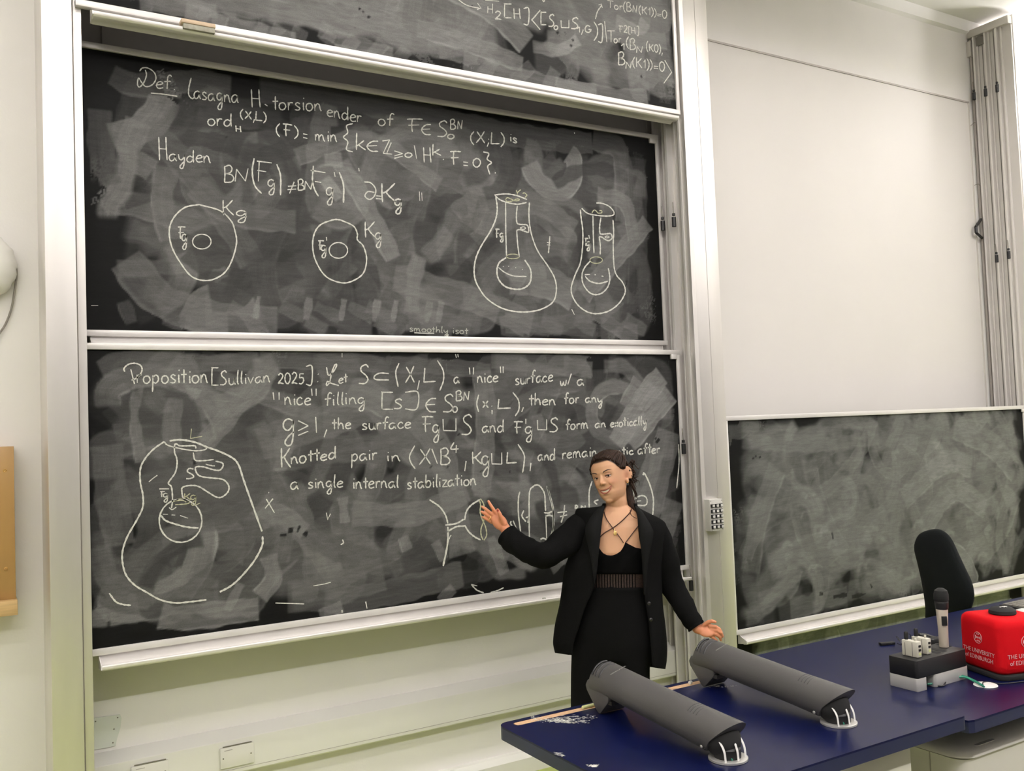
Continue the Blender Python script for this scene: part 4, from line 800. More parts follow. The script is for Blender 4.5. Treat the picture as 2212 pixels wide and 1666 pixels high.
for k, xx_ in enumerate(np.linspace(bx0+.093, bx0+.157, 12)):
    MB().box(xx_-.0016, xx_+.0014, by0+.006, by0+.021, .7183, .7189).build('printed_mark', M_greytrim, t)
# things lying on the left desk
M_yel = mat('chalk_yellow', (.62, .66, .32), .9)
a = onz(1273, 1529, .9); chalk_bit('pale yellow chalk stick in the groove of the left desk', a[0], 2.464, .8986, .05, .0055, 0.02, M_yel)
a = onz(1486, 1476, .9); chalk_bit('white chalk stub in the desk groove between the two camera arms', a[0], 2.464, .8986, .012, .006, 0.3)
rr = random.Random(3)
def dust(lab, spots, n):
    s = MB()
    for _ in range(n):
        (x0, y0), (x1, y1), w_ = spots[rr.randrange(len(spots))]
        u = rr.random(); px = x0+(x1-x0)*u+rr.gauss(0, 3); py = y0+(y1-y0)*u+rr.gauss(0, w_)
        p = onz(px, py, .9003); L = rr.uniform(.001, .010)*(1-abs(u-.5)); a_ = rr.gauss(-.62, .2); h = rr.uniform(.0003, .0009)
        d = np.array([math.cos(a_)*L, math.sin(a_)*L]); n_ = np.array([-math.sin(a_), math.cos(a_)])*h
        s.add([(p[0]-d[0], p[1]-d[1], .9004), (p[0]+n_[0], p[1]+n_[1], .9004), (p[0]+d[0], p[1]+d[1], .9004), (p[0]-n_[0], p[1]-n_[1], .9004), (p[0], p[1], .9012)], [(0, 4, 1), (1, 4, 2), (2, 4, 3), (3, 4, 0)])
    o = s.build('chalk_dust', M_chalk); return tag(o, lab, 'chalk dust', None, 'stuff')
dust('streak of white chalk dust on the left corner of the blue desk', [((1165, 1553), (1270, 1560), 1.8), ((1180, 1557), (1250, 1562), 1.5), ((1150, 1556), (1290, 1549), 3), ((1280, 1655), (1285, 1656), 1)], 420)
dust('faint chalk dust near the front left edge of the blue desk', [((1203, 1627), (1220, 1634), 1.2), ((1272, 1653), (1290, 1654), 1.5)], 60)
dust('faint chalk smudge below the head of the far camera arm', [((1530, 1484), (1590, 1482), 1.3), ((1150, 1547), (1160, 1556), 2)], 50)

# ================================================================ document camera arms
M_arm = mat('anthracite', (0.072, 0.069, 0.067), 0.5, noise=.06, nscale=4, bump=.25, bscale=900)
M_alud = mat('brushed_alu', (0.62, 0.61, 0.58), 0.3, 0.6)
M_green = mat('green_cable', (0.02, 0.20, 0.13), 0.4)
M_white = mat('white_strip', (0.78, 0.77, 0.74), 0.4)
def letters(txt, size, m_, parent, M3, pos, spacing=1.0):   # pos in the parent's local frame
    cu = bpy.data.curves.new('tmp', 'FONT'); cu.body = txt; cu.size = size; cu.extrude = .0002; cu.align_x = 'CENTER'; cu.space_character = spacing
    o = bpy.data.objects.new('tmp', cu); COL.objects.link(o); dg = bpy.context.evaluated_depsgraph_get(); me = bpy.data.meshes.new_from_object(o.evaluated_get(dg)); bpy.data.objects.remove(o); bpy.data.curves.remove(cu)
    me.name = 'lettering'; me.transform(Matrix.Translation(pos) @ M3.to_4x4()); me.materials.clear(); o = link('lettering', me, m_, parent, world=False); o['kind'] = 'stuff'; return o
def doc_camera(label, loc, rz):
    t = thing('document_camera', label, 'document camera', loc, rz, 'folded document cameras on the desk')
    # built in local coordinates: arm runs along +y, base at the origin, z = 0 on the desk
    Y0, Z0, Y1, Z1, R_ = .0, .050, .545, .096, .0555
    sl = (Z1-Z0)/(Y1-Y0)
    def sect(y, zc, r, skew=0.0, low=.030):
        P = []
        for k in range(17):
            a_ = math.pi*k/16; P.append((r*math.cos(a_), y+skew*(math.sin(a_)), zc+r*math.sin(a_)))
        P += [(-r, y-skew*.15, zc-low*.5), (-r*.82, y-skew*.3, zc-low), (r*.82, y-skew*.3, zc-low), (r, y-skew*.15, zc-low*.5)]
        return P
    s = MB(); rings = [sect(Y0+.030, Z0+.002, R_*.985, -.062), sect(Y0+.034, Z0+.002, R_, -.062), sect(Y0+.15, Z0+sl*.15, R_), sect(Y1-.15, Z1-sl*.15, R_), sect(Y1-.02, Z1, R_, .02), sect(Y1+.03, Z1-.004, R_*.93, -.01)]
    s.loft(rings); o = s.build('arm_housing', M_arm, t, smooth=True); 
    s = MB(); pf = [(Y1-.065, Z1-.020), (Y1+.045, Z1-.0), (Y1+.058, Z1-.02), (Y1+.052, Z1-.035), (Y1+.000, .006), (Y1-.008, .001), (Y1-.018, .003), (Y1-.062, .046)]
    s.prism([(y, z) for y, z in pf], lambda y, z: (-.047, y, z), lambda y, z: (.047, y, z)); s.build('camera_head', M_arm, t, bevel=.006)
    s = MB(); s.box(-.043, .043, Y1-.075, Y1-.02, .040, .052); s.build('lens_window', M_black, t)
    def band(y, a0, a1, r, w_, m_, nm, tilt=.0):
        s = MB(); s.tube([(r*math.cos(a_), y+tilt*(a_-a0), Z0+sl*(y-Y0)+r*math.sin(a_)) for a_ in np.linspace(a0, a1, 14)], w_, 6); s.build(nm, m_, t, smooth=True)
    for k, y in enumerate((Y1+.012, Y1-.008, Y1-.026)): band(y, 1.4, 2.75, R_+(-.0008 if k else -.002), .0035, M_black, 'vent_slot', 0)
    for k in range(4): band(Y0+.135-.0115*k, 1.35+.03*k, 2.25, R_-.0002, .0014, M_black, 'vent_slot', -.004)
    # hood opening, ribs, cables, base
    s = MB(); s.ell((0, Y0+.034, Z0-.004), R_*.90, .046, R_*.84, nu=20, nv=12); s.build('inner_hood', M_blackm, t, smooth=True)
    s = MB(); s.lathe([(.050, .0), (.052, .001), (.052, .006), (.050, .007), (.036, .007)], (0, .018, 0), 40); s.build('base_plate', M_alud, t, smooth=True)
    s = MB(); s.lathe([(.036, .007), (.036, .03), (.030, .036)], (0, .02, 0), 28); s.build('pivot', M_black, t, smooth=True)
    for k, x in enumerate((-.036, .0, .033)):
        yy = -.019 + abs(x)*.25
        s = MB(); s.tube(crom([(x*.9, yy+.045, .085-abs(x)*.5), (x, yy+.022, .068-abs(x)*.3), (x*1.02, yy+.003, .036), (x*1.02, yy-.002, .007)], 5), .0036, 6, flat=.45, flatdir=(0, 1, .3)); s.build('guard_strip', M_white, t, smooth=True)
    s = MB(); s.tube(crom([(-.027, .03, .07), (-.022, .005, .045), (-.014, -.012, .008)], 5), .0028, 8); s.build('green_cable', M_green, t, smooth=True)
    s = MB(); s.tube(crom([(-.006, .03, .08), (-.010, .01, .055), (-.006, -.0, .035)], 5), .0026, 8); s.build('brass_cable', M_brass, t, smooth=True)
    s = MB(); s.ell((-R_*.98, Y0+.060, Z0-.018), .002, .005, .0045, nu=10, nv=6); s.build('pivot_screw', M_alud, t, smooth=True)
    s = MB(); s.ell((-R_*.985, Y0+.047, Z0-.021), .0015, .004, .003, nu=10, nv=6); s.build('pivot_slot', M_black, t, smooth=True)
    a_ = 1.85; letters('WOLFVISION', .0085, M_alud, t, Matrix.Rotation(-(a_-math.pi/2), 3, 'Y') @ Matrix.Rotation(math.pi, 3, 'Z'), Vector(((R_+.0006)*math.cos(a_), Y1-.075, Z0+sl*(Y1-.075)+(R_+.0006)*math.sin(a_))), 1.25)
    return t
_W = {}
def doc_at(label, loc, rz):
    # parts are modelled in local coordinates, so register an identity matrix while building
    global thing
    _t = thing
    def thing_local(*a, **k):
        o = _t(*a, **k); _W[o.name] = WM[o.name]; WM[o.name] = Matrix.Identity(4); return o
    thing = thing_local
    t = doc_camera(label, loc, rz); thing = _t
    WM[t.name] = _W[t.name]
    return t
b0 = onz(1812, 1563, .9); b1 = onz(1573, 1640, .9)
doc_at('grey folded document camera arm, the farther one, its head below her lowered hand', (b0[0], b0[1]-.018, .9), .015)
doc_at('grey folded document camera arm, the nearer one, at the desk corner with chalk dust', (b1[0], b1[1]-.018, .9), .0)

# ================================================================ microphone dock and neighbours on the side desk
DZ = .880
t = thing('microphone_dock', 'black and silver charging dock on the side desk holding microphones', 'charging dock', (2.82, 2.04, DZ))
M_silver = mat('silver_plastic', (0.56, 0.55, 0.53), 0.38, 0.35)
x0, x1, y0, y1 = 2.685, 2.955, 1.985, 2.095
MB().exz(rrect(x0, 2.737, y0, y1, .009), DZ, DZ+.042).build('base_block', M_silver, t, bevel=.001)
MB().exz(rrect(2.777, x1+.004, y0, y1, .009), DZ, DZ+.042).build('base_block', M_silver, t, bevel=.001)
MB().box(2.735, 2.779, y0+.03, y1-.002, DZ, DZ+.042).build('recess', mat('recess_dark', (.03, .05, .035), .5), t)
MB().exz(rrect(x0, x1, y0, y1, .010), DZ+.0422, DZ+.100).build('dock_body', M_black, t, bevel=.0015)
for cx in (2.835, 2.87): MB().exz(rrect(cx-.012, cx+.012, y0+.02, y1-.02, .004), DZ+.0995, DZ+.1005).build('empty_slot', M_blackm, t)
MB().box(2.93, 2.95, y0+.05, y1-.01, DZ+.0995, DZ+.1006).build('empty_slot', M_blackm, t)
M_ivory = mat('ivory_plastic', (0.60, 0.58, 0.49), 0.4, noise=.05)
for cx, cy, lab in ((2.735, 2.037, 'ivory bodypack transmitter standing in the dock, nearest the left end'), (2.798, 2.045, 'ivory bodypack transmitter standing in the dock, behind the first')):
    b = thing('bodypack_transmitter', lab, 'transmitter', (cx, cy, DZ+.1), 0, 'bodypack transmitters in the dock')
    z0 = DZ+.1007
    MB().box(cx-.0115, cx+.0115, cy-.030, cy+.030, z0, z0+.052).build('case', M_ivory, b, bevel=.003)
    MB().box(cx-.0125, cx-.0105, cy-.012, cy-.0105, z0+.002, z0+.048).build('door_gap', M_groove, b)
    MB().box(cx-.0125, cx-.0105, cy+.016, cy+.0175, z0+.002, z0+.044).build('door_gap', M_groove, b)
    for k in range(3): MB().box(cx-.005, cx+.005, cy-.0322, cy-.0295, z0+.008+.013*k, z0+.015+.013*k).build('switch', M_black if k else M_yel, b)
    s = MB(); s.lathe([(.004, 0), (.004, .009), (.003, .01)], (cx, cy-.016, z0+.052), 10); s.build('socket_stub', M_ivory, b, smooth=True)
    s = MB(); s.lathe([(.006, 0), (.0068, .004), (.0068, .022), (.005, .026)], (cx, cy+.019, z0+.052), 12); s.build('antenna_cap', M_black, b, smooth=True)
mx, my, mz = 2.924, 2.048, DZ+.1007
b = thing('handheld_microphone', 'upright handheld microphone with champagne handle and black head in the dock', 'microphone', (mx, my, mz))
s = MB(); s.lathe([(.0150, 0), (.0156, .002), (.0166, .07), (.0196, .128), (.0192, .130)], (mx, my, mz), 28); s.build('handle', mat('champagne', (.58, .51, .42), .35, .2), b, smooth=True)
s = MB(); s.lathe([(.0200, .130), (.0212, .134), (.0220, .150), (.0226, .155), (.0216, .157)], (mx, my, mz), 28); s.build('collar', M_black, b, smooth=True)
s = MB(); s.lathe([(.0216, .157), (.0245, .162), (.0243, .180), (.0205, .194), (.011, .201), (.002, .202)], (mx, my, mz), 28); s.build('grille', M_blackm, b, smooth=True)
dv = np.array([-.55, -.83, 0.0])
s = MB(); s.obox((mx-.0105, my-.0145, mz+.092), tuple(np.array([.83, -.55, 0])*-.0088), tuple(dv*.0035), (0, 0, .016)); s.build('display', M_black, b, bevel=.001)
# lapel microphones and cables behind the dock
t = thing('lapel_microphone', 'black clip microphone with thin lead lying behind the dock', 'microphone', tuple(onz(1925, 1388, DZ)))
a = onz(1916, 1390, DZ+.006)
s = MB(); s.obox(a, (.030, -.010, 0), (.004, .010, 0), (0, 0, .005)); s.build('clip', M_black, t, bevel=.002)
s = MB(); s.tube(crom([onz(1938, 1390, DZ+.006), onz(1948, 1393, DZ+.008), onz(1940, 1378, DZ+.03), onz(1936, 1376, DZ+.03), onz(1946, 1388, DZ+.02), onz(1955, 1392, DZ+.05)]), .0016, 6); s.build('lead', M_black, t, smooth=True)
s = MB(); s.tube(crom([onz(1955, 1378, DZ+.05), onz(1960, 1370, DZ+.08), onz(1966, 1371, DZ+.06), onz(1969, 1380, DZ+.02)]), .0014, 6); s.build('lead', M_black, t, smooth=True)
t = thing('cable_pouch', 'bundle of black cables and clips on the side desk left of the microphone', 'cable bundle', tuple(onz(2010, 1380, DZ)))
for k in range(9):
    P = [onz(1978+rr.uniform(-3, 12), 1368+rr.uniform(0, 8), DZ+.03+rr.uniform(-.008, .008)), onz(1995+rr.uniform(-4, 4), 1372+rr.uniform(-3, 4), DZ+.034-rr.uniform(0, .02)), onz(2015+rr.uniform(-4, 4), 1378+rr.uniform(-3, 5), DZ+.022-rr.uniform(0, .012)), onz(2038+rr.uniform(-3, 3), 1386+rr.uniform(-4, 5), DZ+.010)]
    s = MB(); s.tube(crom(P), .0038, 6); s.build('cable', M_black, t, smooth=True)
s = MB(); s.obox(onz(2005, 1384, DZ+.013), (.055, -.022, -.004), (.010, .025, 0), (0, 0, .012)); s.build('holder', M_blackm, t, bevel=.006)
s = MB(); s.tube(crom([onz(2012, 1397, DZ+.004), onz(2025, 1390, DZ+.004), onz(2040, 1386, DZ+.004)]), .0025, 6); s.build('cable', M_cable, t, smooth=True)
# red throwable cube
t = thing('red_foam_cube', 'red soft cube with white crest lettering and black round cap on the side desk', 'foam cube', (3.12, 1.955, DZ))
M_red = mat('red_fabric', (0.50, 0.003, 0.007), 0.8, bump=.3, bscale=700, spec=.12)
C0 = np.array([3.000, 1.892]); e1 = np.array([.316, .949]); e2 = np.array([.949, -.316]); SD = .207
def cu_(u, v, z): p = C0+e1*v+e2*u; return (p[0], p[1], z)
s = MB(); s.exz([tuple((C0+e1*v+e2*u)) for u, v in rrect(-.004, SD+.006, -.004, SD+.006, .03)], DZ, DZ+.018); s.build('base_pad', M_blackm, t, bevel=.004)
zb, zt = DZ+.018, DZ+.200; rings = []
for (ins, z) in ((.010, zb), (.001, zb+.010), (.0, zb+.03), (.0, zt-.03), (.003, zt-.012), (.012, zt-.003), (.026, zt)):
    rings.append([cu_(u, v, z) for u, v in rrect(ins, SD-ins, ins, SD-ins, max(.030-ins*.3, .008), 7)])
rings.append([cu_(SD/2+(.044)*math.cos(a_), SD/2+.044*math.sin(a_), zt-.001) for a_ in [0]] * 1) if False else None
rings = [r_ for r_ in rings if r_ is not None]
s.v = []; s.f = []; s.mi = []; s.loft(rings); s.build('foam_body', M_red, t, smooth='all')
cx, cy, _ = cu_(SD/2, SD/2, 0)
s = MB(); s.lathe([(.040, -.002), (.0445, .004), (.043, .014), (.034, .021), (.018, .0245), (.001, .025)], (cx, cy, zt), 36); s.build('microphone_cap', M_blackm, t, smooth=True)
for k, (dx, dy, L_) in enumerate(((-.014, .002, .003), (-.004, -.001, .007), (.004, -.003, .009), (.011, -.001, .005))):
    s = MB(); s.obox((cx+dx, cy+dy-.004, zt+.0248), (.0018, 0, 0), (0, L_, 0), (0, 0, .0008)); s.build('cap_logo_bar', M_white, t)
def on_face(face, u, z, off=.0012):     # u metres from the face's left end, z height
    if face == 0: p = C0+e1*(SD-u)-e2*off
    else: p = C0+e2*u-e1*off
    return np.array([p[0], p[1], z])
M_print = mat('faded_white_print', (0.72, 0.42, 0.42), 0.7)
for face in (0, 1):
    ux = (-e1 if face == 0 else e2); nrm = (-e2 if face == 0 else -e1)
    R3 = Matrix(((ux[0], 0, nrm[0]), (ux[1], 0, nrm[1]), (0, 1, 0)))
    for k, (txt, zz, sz) in enumerate((('THE UNIVERSITY', DZ+.072, .0205), ('of EDINBURGH', DZ+.050, .0205))):
        p = on_face(face, SD*.5, zz); letters(txt, sz, M_print, t, R3, Vector(p)-Vector(t.location))
    def fp(a, b, off=.0014): p = on_face(face, SD*.5, DZ+.126, off); return (p[0]+ux[0]*a, p[1]+ux[1]*a, p[2]+b)
    s = MB(); s.tube([fp(.019*math.cos(a_), .019*math.sin(a_)) for a_ in np.linspace(0, 2*math.pi, 37)], .0009, 6)
    for (P_) in ([(-.013, .007), (-.013, -.007), (-.005, 0)], [(.013, .007), (.013, -.007), (.005, 0)], [(-.007, .014), (-.002, .014), (-.003, .009)], [(.002, .014), (.007, .014), (.003, .009)], [(-.008, -.013), (-.003, -.014), (-.003, -.008)], [(.008, -.013), (.003, -.014), (.003, -.008)], [(-.003, .003), (.003, .003), (.003, -.003), (-.003, -.003)]):
        s.prism(P_, lambda a, b: fp(a, b, .0016), lambda a, b: fp(a, b, .0002))
    s.build('crest', M_print, t)
# white cable disc, green cables
a = onz(2129, 1481, DZ)
s = MB(); s.lathe([(.0365, 0), (.0375, .001), (.0365, .003), (.030, .0036), (.001, .0036)], (a[0], a[1], DZ), 40); 
tag(s.build('cable_grommet', M_white, smooth=True), 'flat white round disc with cables entering it on the side desk', 'cable disc')
P = [onz(2003, 1478, DZ+.010), onz(2013, 1477, DZ+.010), onz(2026, 1473, DZ+.010), onz(2045, 1466, DZ+.012), onz(2065, 1463, DZ+.012), onz(2085, 1464, DZ+.012), onz(2104, 1472, DZ+.010), onz(2126, 1484, DZ+.008)]
t = thing('green_cable', 'green network cables with brass plug running from the dock to the white disc', 'cable', tuple(P[3]))
s = MB(); s.tube(crom(P), .0032, 8); s.build('cable_strand', M_green, t, smooth=True)
s = MB(); s.tube(crom([p_+np.array([.006, .008, .002]) for p_ in P[3:]]), .0030, 8); s.build('cable_strand', M_green, t, smooth=True)
s = MB(); s.tube([P[1], P[2]], .006, 8); s.build('plug', M_green, t, smooth=True)
s = MB(); s.tube([P[2]+np.array([.001, .0, .001]), P[2]+np.array([.011, -.001, .002])], .0062, 10); s.build('brass_ring', M_brass, t, smooth=True)
s = MB(); s.tube(crom([onz(2010, 1479, DZ+.003), onz(2028, 1482, DZ+.003), onz(2040, 1480, DZ+.003), onz(2044, 1466, DZ+.014)]), .0028, 6); s.build('velcro_tie', M_black, t, smooth=True)
s = MB(); s.tube(crom([onz(2123, 1480, DZ+.006), onz(2124, 1474, DZ+.006), onz(2136, 1474, DZ+.003), onz(2160, 1477, DZ+.003), onz(2190, 1475, DZ+.003), onz(2230, 1469, DZ+.003), onz(2300, 1450, DZ+.003)]), .0016, 6)
tag(s.build('thin_cord', M_black, smooth=True), 'thin black cord running from the white disc past the red cube', 'cord')
# keyboard and mouse at the right edge
a = onz(2190, 1319, DZ)
t = thing('keyboard', 'black keyboard just entering the picture at the right edge of the side desk', 'keyboard', (a[0]+.2, a[1], DZ))
MB().box(a[0], a[0]+.42, a[1]-.07, a[1]+.07, DZ, DZ+.016).build('case', M_black, t, bevel=.004)
s = MB()
for r_ in range(5):
    for c_ in range(18): s.box(a[0]+.012+c_*.0222, a[0]+.030+c_*.0222, a[1]-.058+r_*.024, a[1]-.038+r_*.024, DZ+.016, DZ+.021)
o = s.build('keys', M_groove, t); o['kind'] = 'stuff'
a = onz(2216, 1331, DZ)
s = MB(); s.lathe([(.030, 0), (.033, .008), (.027, .022), (.012, .031), (.001, .033)], (a[0], a[1], DZ), 24, sx=.95, sy=1.6); tag(s.build('computer_mouse', M_white, smooth=True), 'white computer mouse at the right edge in front of the keyboard', 'mouse')

# ================================================================ office chair behind the side desk
t = thing('office_chair', 'black office chair with tall rounded backrest behind the side desk', 'chair', (4.45, 3.1, 0))
M_fab = mat('chair_fabric', (0.006, 0.0075, 0.008), 0.85, bump=.3, bscale=500, spec=.15)
P0 = np.array([4.28, 3.12, 0]); nn = np.array([-.97, .24, 0]); nn /= np.linalg.norm(nn); tt = np.array([-nn[1], nn[0], 0])
def on_plane(px, py, off=0.0): d = ray(px, py); k = ((P0-CAM)@nn+off)/(d@nn); return CAM+d*k
OUT = [(1976, 1172), (1985, 1155), (2003, 1146), (2026, 1143), (2044, 1151), (2058, 1168), (2072, 1198), (2088, 1232), (2100, 1258), (2105, 1285), (2102, 1305), (2094, 1322), (2078, 1331), (2055, 1337), (2038, 1343), (2020, 1345), (2000, 1338), (1999, 1318), (1996, 1290), (1989, 1250), (1981, 1215), (1975, 1190)]
OUT = [tuple(p) for p in crom(OUT, 3, True)]
cpx = (2040, 1245); rings = []
for (sc_, off) in ((.90, -.045), (.985, -.040), (1.0, -.025), (.995, -.008), (.96, .006), (.85, .020), (.6, .034), (.3, .040), (.05, .042)):
    rings.append([on_plane(cpx[0]+(x-cpx[0])*sc_, cpx[1]+(y-cpx[1])*sc_, off) for x, y in OUT])
s = MB(); s.loft(rings); s.build('backrest', M_fab, t, smooth='all')
bc = P0; bx = np.array([-nn[0], -nn[1], 0])
s = MB(); s.tube([on_plane(2030, 1300, -.02)*np.array([1, 1, 1]), np.array([P0[0], P0[1], .56])+bx*.04, np.array([P0[0], P0[1], .44])+bx*.12, np.array([P0[0], P0[1], .42])+bx*.25], .02, 8); s.build('back_support', M_black, t, smooth=True)
scn = np.array([P0[0], P0[1], 0])+bx*.30
s = MB(); rings = []
for (k, z) in ((.90, .43), (1.0, .445), (1.0, .475), (.93, .495), (.6, .502)):
    rings.append([(scn[0]+k*(u*tt[0]+v*bx[0]), scn[1]+k*(u*tt[1]+v*bx[1]), z) for u, v in rrect(-.24, .24, -.23, .23, .09)])
s.loft(rings); s.build('seat', M_fab, t, smooth=True)
s = MB(); s.lathe([(.028, .10), (.028, .30), (.018, .301), (.018, .43)], (scn[0], scn[1], 0), 16); s.build('gas_column', M_black, t, smooth=True)
for k in range(5):
    a_ = 2*math.pi*k/5+.3; e = (scn[0]+.29*math.cos(a_), scn[1]+.29*math.sin(a_))
    s = MB(); s.tube([(scn[0], scn[1], .11), (e[0], e[1], .075)], [.028, .016], 8); L_ = s.build('leg', M_black, t, smooth=True)
    s = MB(); s.tube([(e[0]-.012*math.sin(a_), e[1]+.012*math.cos(a_), .03), (e[0]+.012*math.sin(a_), e[1]-.012*math.cos(a_), .03)], .03, 14); s.build('castor', M_black, L_, smooth=True)

# ================================================================ the woman at the board
PO = np.array([2.56, 3.45, 0.0]); PF = np.array([-2.56, -3.45, 0.0]); PF /= np.linalg.norm(PF)
def PX(px, py, v=0.0):     # the point seen at (px, py) on the upright plane through the woman, moved v metres towards the room
    d = ray(px, py); return CAM + d*(((PO+PF*v)-CAM)@PF)/(d@PF)
MPP = 1/468.0              # metres per pixel at her distance
PR = np.array([-PF[1], PF[0], 0.0])
if PR @ CR < 0: PR = -PR
person = thing('person', 'woman in black blazer and black top gesturing towards the lower blackboard, smiling', 'person', (float(PO[0]), float(PO[1]), 0.0))
TOR = [(1084,1332,16,.024),(1094,1333,26,.040),(1106,1335,44,.052),(1114,1337,64,.064),(1124,1338,84,.075),(1140,1339,90,.088),(1165,1338,86,.098),(1195,1336,80,.112),(1220,1335,74,.108),(1250,1334,66,.098),(1275,1333,64,.095),(1310,1331,74,.1),(1350,1329,84,.11),(1400,1327,88,.112),(1424,1326,80,.10)]
TA = np.array(TOR, float)
def tor(py): return [float(np.interp(py, TA[:, 0], TA[:, k])) for k in (1, 2, 3)]
def wrap(phi, py, off=0.0, tab=None):
    cx, hw, hd = tor(py) if tab is None else tab(py)
    ew = 1+off/(hw*MPP)
    return PX(cx+hw*ew*math.sin(phi), py, (hd+off)*math.cos(phi))
def surf(px, py, off=0.0):
    cx, hw, hd = tor(py); q = min(abs(px-cx)/hw, .98)
    return PX(px, py, hd*math.sqrt(1-q*q)+off)
def remesh(s, vox, smooth, name):
    me = s.mesh('tmp'); bm = bmesh.new(); bm.from_mesh(me); bmesh.ops.recalc_face_normals(bm, faces=bm.faces); bm.to_mesh(me); bm.free()
    o = bpy.data.objects.new('tmp', me); COL.objects.link(o)
    md = o.modifiers.new('r', 'REMESH'); md.mode = 'VOXEL'; md.voxel_size = vox
    if smooth:
        sm = o.modifiers.new('s', 'SMOOTH'); sm.factor = .5; sm.iterations = smooth
    dg = bpy.context.evaluated_depsgraph_get(); out = bpy.data.meshes.new_from_object(o.evaluated_get(dg)); out.name = name
    bpy.data.objects.remove(o); bpy.data.meshes.remove(me); return out
# ---- head frame: x to her left, y up, z out of the face
HS = 1.0
H0 = PX(1318.5, 1032.5, .0)
up0 = np.array([0, 0, 1.0]); yaw = math.radians(28); 
hz = PF*math.cos(yaw) - PR*math.sin(yaw); hx = PR*math.cos(yaw) + PF*math.sin(yaw); hy = up0
def rot(v, ax, a): return np.array(Matrix.Rotation(a, 3, Vector(ax)) @ Vector(v))
pit = math.radians(-5); hz, hy = rot(hz, hx, pit), rot(hy, hx, pit)
rl = math.radians(14); hx, hy = rot(hx, PF, rl), rot(hy, PF, rl); hz = rot(hz, PF, rl)
HM = np.stack([hx, hy, hz], 1)
def hp(x, y, z): return H0 + HM @ np.array([x, y, z])*HS
def cap(s, pts, rad, n=12):
    s.tube(pts, rad, n)
    for p_, r_ in ((pts[0], rad[0]), (pts[-1], rad[-1])): s.ell(p_, r_, nu=n, nv=8)
    for p_, r_ in list(zip(pts, rad))[1:-1]: s.ell(p_, r_*1.0, nu=n, nv=8)
B = MB()
def he(x, y, z, rx, ry, rz): B.ell(hp(x, y, z), rx*HS, ry*HS, rz*HS, R=HM, nu=24, nv=16)
# MB.ell takes (x, y, z) radii in its own frame, so the head matrix turns them
HT = np.array([(.1195,.012,.0,-.035),(.1165,.028,.018,-.055),(.108,.044,.040,-.075),(.095,.057,.059,-.089),(.075,.0665,.0745,-.099),(.055,.0705,.082,-.103),(.035,.0715,.0845,-.103),(.015,.0705,.083,-.099),(-.005,.0690,.082,-.089),
    (-.025,.0665,.0815,-.073),(-.045,.0625,.081,-.050),(-.062,.0585,.080,-.032),(-.078,.0525,.0775,-.016),(-.092,.0430,.073,-.002),(-.103,.0310,.065,.010),(-.110,.0170,.053,.020)])
HT[:, 1] *= 1.05
def ht(y): return [float(np.interp(-y, -HT[:, 0], HT[:, k])) for k in (1, 2, 3)]
def fz(x, y):
    w_, zf, zb = ht(y); q = min(abs(x)/w_, .985); return -.008+(zf+.008)*(1-q**2.35)**(1/2.35)
def fp_(x, y, o=0.0): return hp(x, y, fz(x, y)+o)
rings = []
for y in np.concatenate([HT[:, 0], (HT[1:, 0]+HT[:-1, 0])/2]).tolist(): rings.append(y)
rings = sorted(rings)[::-1]; R_h = []
for y in rings:
    w_, zf, zb = ht(y); ring = []
    for k in range(56):
        a_ = 2*math.pi*k/56; cx_, sx_ = math.sin(a_), math.cos(a_); e_ = 2/2.35 if sx_ > 0 else 1.0
        x = w_*math.copysign(abs(cx_)**e_, cx_); z = (-.008+(zf+.008)*abs(sx_)**e_) if sx_ > 0 else (-.008-(-.008-zb)*abs(sx_))
        ring.append(hp(x, y, z))
    R_h.append(ring)
B.loft(R_h)
def ear(sx):
    a_ = math.radians(38)*sx; RY = np.array([[math.cos(a_), 0, -math.sin(a_)], [0, 1, 0], [math.sin(a_), 0, math.cos(a_)]])
    B.ell(hp(sx*.083, .002, -.019), 0.0055, .028, .0165, R=HM @ RY, nu=20, nv=14)
    B.tube([hp(*(np.array([sx*.0845, .003, -.021])+RY @ np.array([0, .028*math.sin(q), -.0165*math.cos(q)]))) for q in np.linspace(-1.3, 2.5, 14)], .0042, 8)
for sx in (-1, 1):
    he(sx*.0095, -.0200, .086, .0075, .0060, .009); ear(sx); he(sx*.078, -.031, -.008, .007, .011, .008)
cap(B, [hp(0, .020, .080), hp(0, .0, .086), hp(0, -.0140, .0925)], [.0065, .0078, .0094], 12); he(0, -.098, .062, .018, .013, .014)
# neck
cap(B, [hp(0, -.03, -.03), PX(1331, 1082, .0), PX(1334, 1100, -.012), PX(1337, 1122, -.015)], [.050, .049, .052, .060], 20)
# torso
B.loft([[wrap(2*math.pi*k/40, py) for k in range(40)] for py in [r_[0] for r_ in TOR]])
cap(B, [PX(1268, 1138, .0), PX(1225, 1168, .06), PX(1178, 1203, .12)], [.048, .044, .038]); cap(B, [PX(1178, 1203, .12), PX(1140, 1180, .06), PX(1098, 1152, .0)], [.038, .034, .0245])
cap(B, [PX(1412, 1146, .0), PX(1430, 1200, -.02), PX(1448, 1258, -.04)], [.046, .040, .035]); cap(B, [PX(1448, 1258, -.04), PX(1478, 1308, .0), PX(1506, 1358, .04)], [.035, .031, .023])
for sx, fx in ((1288, 1283), (1366, 1372)):
    cap(B, [PX(sx, 1420, .0), PX((sx+fx)/2, 1580, .015), np.array([*PX(fx, 1700, -.01)[:2], .10])], [.070, .054, .038], 14)
